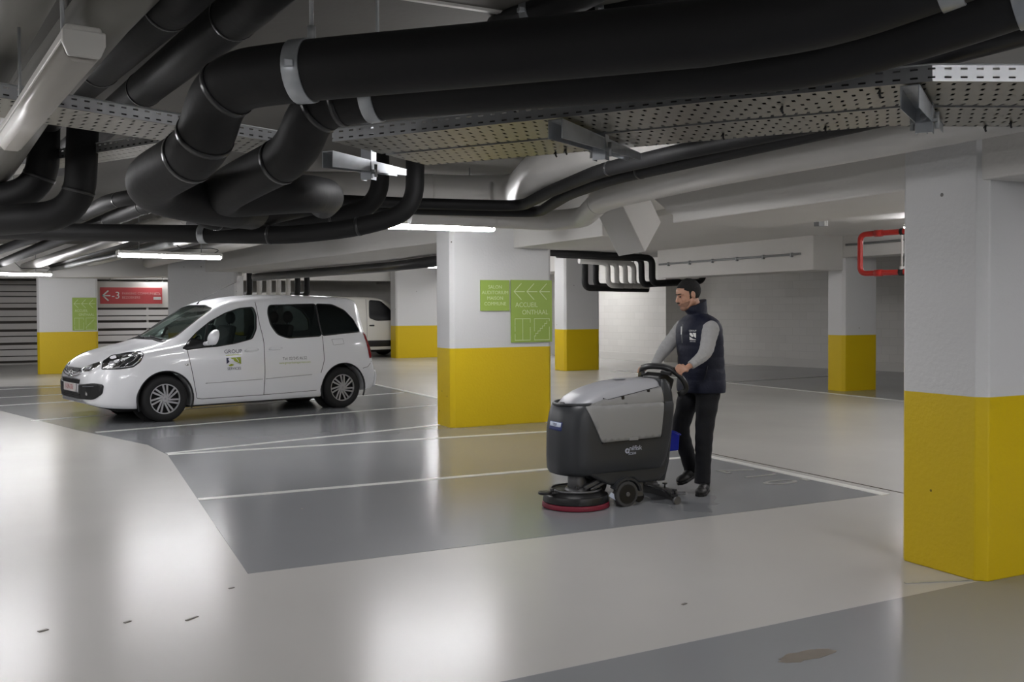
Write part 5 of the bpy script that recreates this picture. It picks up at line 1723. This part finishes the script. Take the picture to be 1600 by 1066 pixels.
# face details
for s in (-1, 1):
    mb = MB(); mb.ell(H(.084, s * .029, .001), (.008, .011, .0055), HR, 12, 8); mb.build('eye', MT['eyes'], man, smooth=True)
    mb = MB(); mb.caps(H(.096, s * .014, .023), .0042, H(.079, s * .048, .024), .0035, 8); mb.build('eyebrow', MT['hair'], man)
mb = MB(); mb.ell(H(.099, 0, -.0585), (.006, .019, .0028), HR, 12, 8); mb.ell(H(.097, 0, -.066), (.006, .016, .0035), HR, 12, 8); mb.build('lips', MT['lips'], man, smooth=True)
def shell_part(name, parts, keep, m, noise=0.0):
    mb = MB()
    for c, r in parts:
        mb.ell(H(*c), r, HR, 120, 80)
    dele = []
    for f in mb.bm.faces:
        c = HR.inverted() @ (f.calc_center_median() - HC)
        if not keep(c.x, c.y, c.z): dele.append(f)
    bmesh.ops.delete(mb.bm, geom=dele, context='FACES')
    if noise:
        for v in mb.bm.verts:
            v.co += Vector((random.uniform(-1, 1), random.uniform(-1, 1), random.uniform(-1, 1))) * noise
    o = mb.build(name, m, man, smooth=True)
    so = o.modifiers.new('sheet', 'SOLIDIFY'); so.thickness = .006; so.offset = -.6
    return o
shell_part('hair', [((-.014, 0, .032), (.1005, .0795, .097))], lambda f, l, u: (u > .060 + .3 * max(0, f - .03) and f < .080) or (u > .020 + .6 * f and f < .046) or (f < -.035 and u > -.058) or (abs(l) > .05 and -.045 < f < .016 and u > -.030), MT['hair'], .0012)
shell_part('beard', [((.030, 0, -.042), (.0632, .0600, .0805)), ((.060, 0, -.094), (.033, .033, .027))], lambda f, l, u: u < -.048 - (f - .02) * .1 and f > -.02 and not (f > .075 and -.074 < u and abs(l) < .02), MT['beard'])
mb = MB(); mb.caps(H(.100, -.020, -.0475), .0042, H(.105, 0, -.045), .0045, 8); mb.caps(H(.105, 0, -.045), .0045, H(.100, .020, -.0475), .0042, 8); mb.build('moustache', MT['hair'], man)
# sweater: body hidden by the vest, long grey sleeves
mb = MB()
def limb(pts, rs, wr=.0, nfold=7):
    P = fillet([Vector(p) for p in pts], .07, 6)
    L = sum((b - a).length for a, b in zip(P, P[1:]))
    Q, R_ = [], []
    N = 46
    for i in range(N + 1):
        p, d = path_at(P, L * i / N * .9999)
        Q.append(p)
        t = i / N
        k = t * (len(rs) - 1)
        j = min(int(k), len(rs) - 2)
        r = rs[j] + (rs[j + 1] - rs[j]) * (k - j)
        R_.append(r * (1 + wr * math.sin(t * nfold * 2 * PI + 1.3 * math.sin(t * 9))))
    return Q, R_
for sh, el, wr in ((nsh, nel, nwr), (fsh, fel, fwr)):
    Q, R_ = limb([sh + Vector((0, 0, .01)), el, wr + (el - wr) * .02], [.074, .070, .062, .060, .056, .048, .041, .036], .030, 9)
    mb.tube(Q, R_, 24)
    mb.ell(sh, (.072, .068, .072))
mb.ell(Wp(.02, 0, 1.32), (.11, .17, .13))
me = remeshed(mb, .009, 3)
for p in me.polygons: p.use_smooth = True
link_mesh('sweater', me, MT['sleeve'], man)
for el, wr in ((nel, nwr), (fel, fwr)):
    d = (el - wr).normalized()
    mb = MB(); mb.cyl(wr - d * .012, wr + d * .045, .035, .038, 24); mb.build('cuff', MT['sleeve'], man, bevel=.006)
# vest
mb = MB()
rows = [(.815, .170, .222, .00), (.83, .176, .228, .00), (.92, .172, .224, .0), (1.02, .166, .218, .005), (1.12, .165, .216, .01), (1.22, .168, .218, .015), (1.30, .165, .222, .02), (1.36, .150, .220, .022), (1.405, .122, .200, .025), (1.438, .098, .140, .03), (1.455, .084, .096, .04), (1.50, .098, .090, .055), (1.545, .098, .087, .060)]
rr = [r[1:] for r in rows]
zs_ = [r[0] for r in rows]
rings = []
NZ = 90
for i in range(NZ + 1):
    z = zs_[0] + (zs_[-1] - zs_[0]) * i / NZ
    rx, ry, cf = catmull(rr, zs_, z)
    q = abs(math.sin(PI * (z - .83) / .092)) ** .6 * .004 if z < 1.40 else 0
    rg = []
    for j in range(64):
        a = 2 * PI * j / 64
        c, s_ = math.cos(a), math.sin(a)
        e = .86
        X = (abs(c) ** e) * (1 if c >= 0 else -1)
        Y = (abs(s_) ** e) * (1 if s_ >= 0 else -1)
        k = 1 + .012 * math.sin(5 * a + z * 14)
        f = X * (rx * k + q - .008)
        l = Y * (ry * k + q - .008)
        # arm holes: pull the cloth in under the shoulders
        zz = z - X * .034 * max(0, (z - 1.45) / .095)
        rg.append(mb.bm.verts.new(Wp(f + cf, l, zz)))
    rings.append(rg)
mb.skin(rings, True, True)
vest = mb.build('vest', MT['vest'], man)
# zip, chest badge
mb = MB(); mb.tube([Wp(.194, .0, 1.22), Wp(.199, .0, 1.30), Wp(.186, .0, 1.37)], .0035, 6); z_ = mb.build('zip', MT['galvdull'], vest)
mb = MB(); mb.bar(Wp(.206, .005, 1.29), Wp(.203, .005, 1.355), .008, .006); mb.build('zip_pull', MT['whiteink'], vest)
dgv = bpy.context.evaluated_depsgraph_get(); dgv.update()
bv = BVHTree.FromObject(vest, dgv)
vo = wloc(vest)
bc = Wp(.30, .205, 1.275)
bd = Vector((.80, .60, 0)).normalized()
bx = Vector((bd.y, -bd.x, 0))
def on_vest(u, v, off=.003):
    st = bc - bd * .2 + bx * u + Vector((0, 0, v))
    h = bv.ray_cast(st - vo, bd)
    if h[0] is None: h = (st - vo + bd * .3, -bd)
    return h[0] + vo - bd * off
def vest_mesh(name, me, off=.003):
    for v in me.vertices: v.co = on_vest(v.co.x, v.co.y, off)
    return link_mesh(name, me, MT['whiteink'], vest)
def grid_patch(pts, off=.003):
    bm = bmesh.new(); bm.faces.new([bm.verts.new((p[0], p[1], 0)) for p in pts]); bmesh.ops.triangulate(bm, faces=bm.faces[:])
    for _ in range(3):
        bmesh.ops.subdivide_edges(bm, edges=bm.edges[:], cuts=1); bmesh.ops.triangulate(bm, faces=bm.faces[:])
    me = bpy.data.meshes.new('badge'); bm.to_mesh(me); bm.free(); return me
T_ = lambda me, x, y: (me.transform(Matrix.Translation((x, y, 0))), me)[1]
vest_mesh('badge_lettering', T_(text_mesh('GROUP', .020), 0, .045))
vest_mesh('badge_lettering', T_(text_mesh('SERVICES', .013), 0, -.040))
vest_mesh('badge', grid_patch([(-.028, .030), (-.010, .030), (.012, .002), (-.004, -.004), (-.028, .012)]))
vest_mesh('badge', grid_patch([(.000, .030), (.030, .030), (.030, -.012), (.018, -.006)]))
vest_mesh('badge', grid_patch([(-.028, -.028), (-.028, .000), (-.012, -.010), (.008, -.020), (.030, -.024), (.030, -.028)]))
mb = MB(); mb.tube([Wp(.12, .195, .93), Wp(.10, .21, 1.04)], .004, 6); mb.build('pocket_zip', MT['vestdark'], vest)
# trousers
mb = MB()
mb.ell(Wp(.0, 0, .90), (.140, .178, .13))
for h_, k_, a_, w in ((nh, nk, na, 0), (fh, fk, fa, 1)):
    Q, R_ = limb([h_, k_, a_ + Vector((0, 0, -.025))], [.108, .100, .090, .080, .074, .070, .066, .064, .066], .028, 8)
    mb.tube(Q, R_, 24)
me = remeshed(mb, .010, 3)
for p in me.polygons: p.use_smooth = True
link_mesh('trousers', me, MT['trouser'], man)
# shoes
def shoe(heel, yaw, pitch):
    R1 = Matrix.Rotation(yaw, 3, 'Z') @ Matrix.Rotation(pitch, 3, 'Y')
    mb = MB()
    def q(x, y, z): return Vector(heel) + R1 @ Vector((x, y, z))
    mb.ell(q(.0, 0, .048), (.046, .038, .046), R1)
    mb.ell(q(-.08, 0, .045), (.085, .042, .042), R1)
    mb.ell(q(-.165, 0, .034), (.068, .047, .034), R1)
    mb.caps(q(-.01, 0, .06), .042, q(-.015, 0, .125), .046)
    me = remeshed(mb, .006, 3)
    for p in me.polygons: p.use_smooth = True
    sh = link_mesh('shoe', me, MT['shoe'], man)
    mb = MB()
    out = [(.048, 0), (.035, .032), (-.03, .036), (-.10, .040), (-.17, .048), (-.215, .035), (-.238, 0), (-.215, -.035), (-.17, -.048), (-.10, -.040), (-.03, -.036), (.035, -.032)]
    mb.prism([q(x, y, 0) for x, y in out], R1 @ Vector((0, 0, .022)))
    mb.build('sole', MT['mblack'], sh, bevel=.004)
    mb = MB()
    for x in (-.065, -.085, -.105): mb.bar(q(x, -.022, .084 + x * .10), q(x, .022, .084 + x * .10), .006, .006)
    mb.build('laces', MT['mblack'], sh)
shoe(na + Vector((.03, 0, -.098)), math.radians(40), 0)
shoe(fa + Vector((.045, 0, -.060)), math.radians(10), math.radians(-16))

# ------------------------------------------------------------------ tidy up the helper property
for o in bpy.data.objects:
    if '_w' in o: del o['_w']
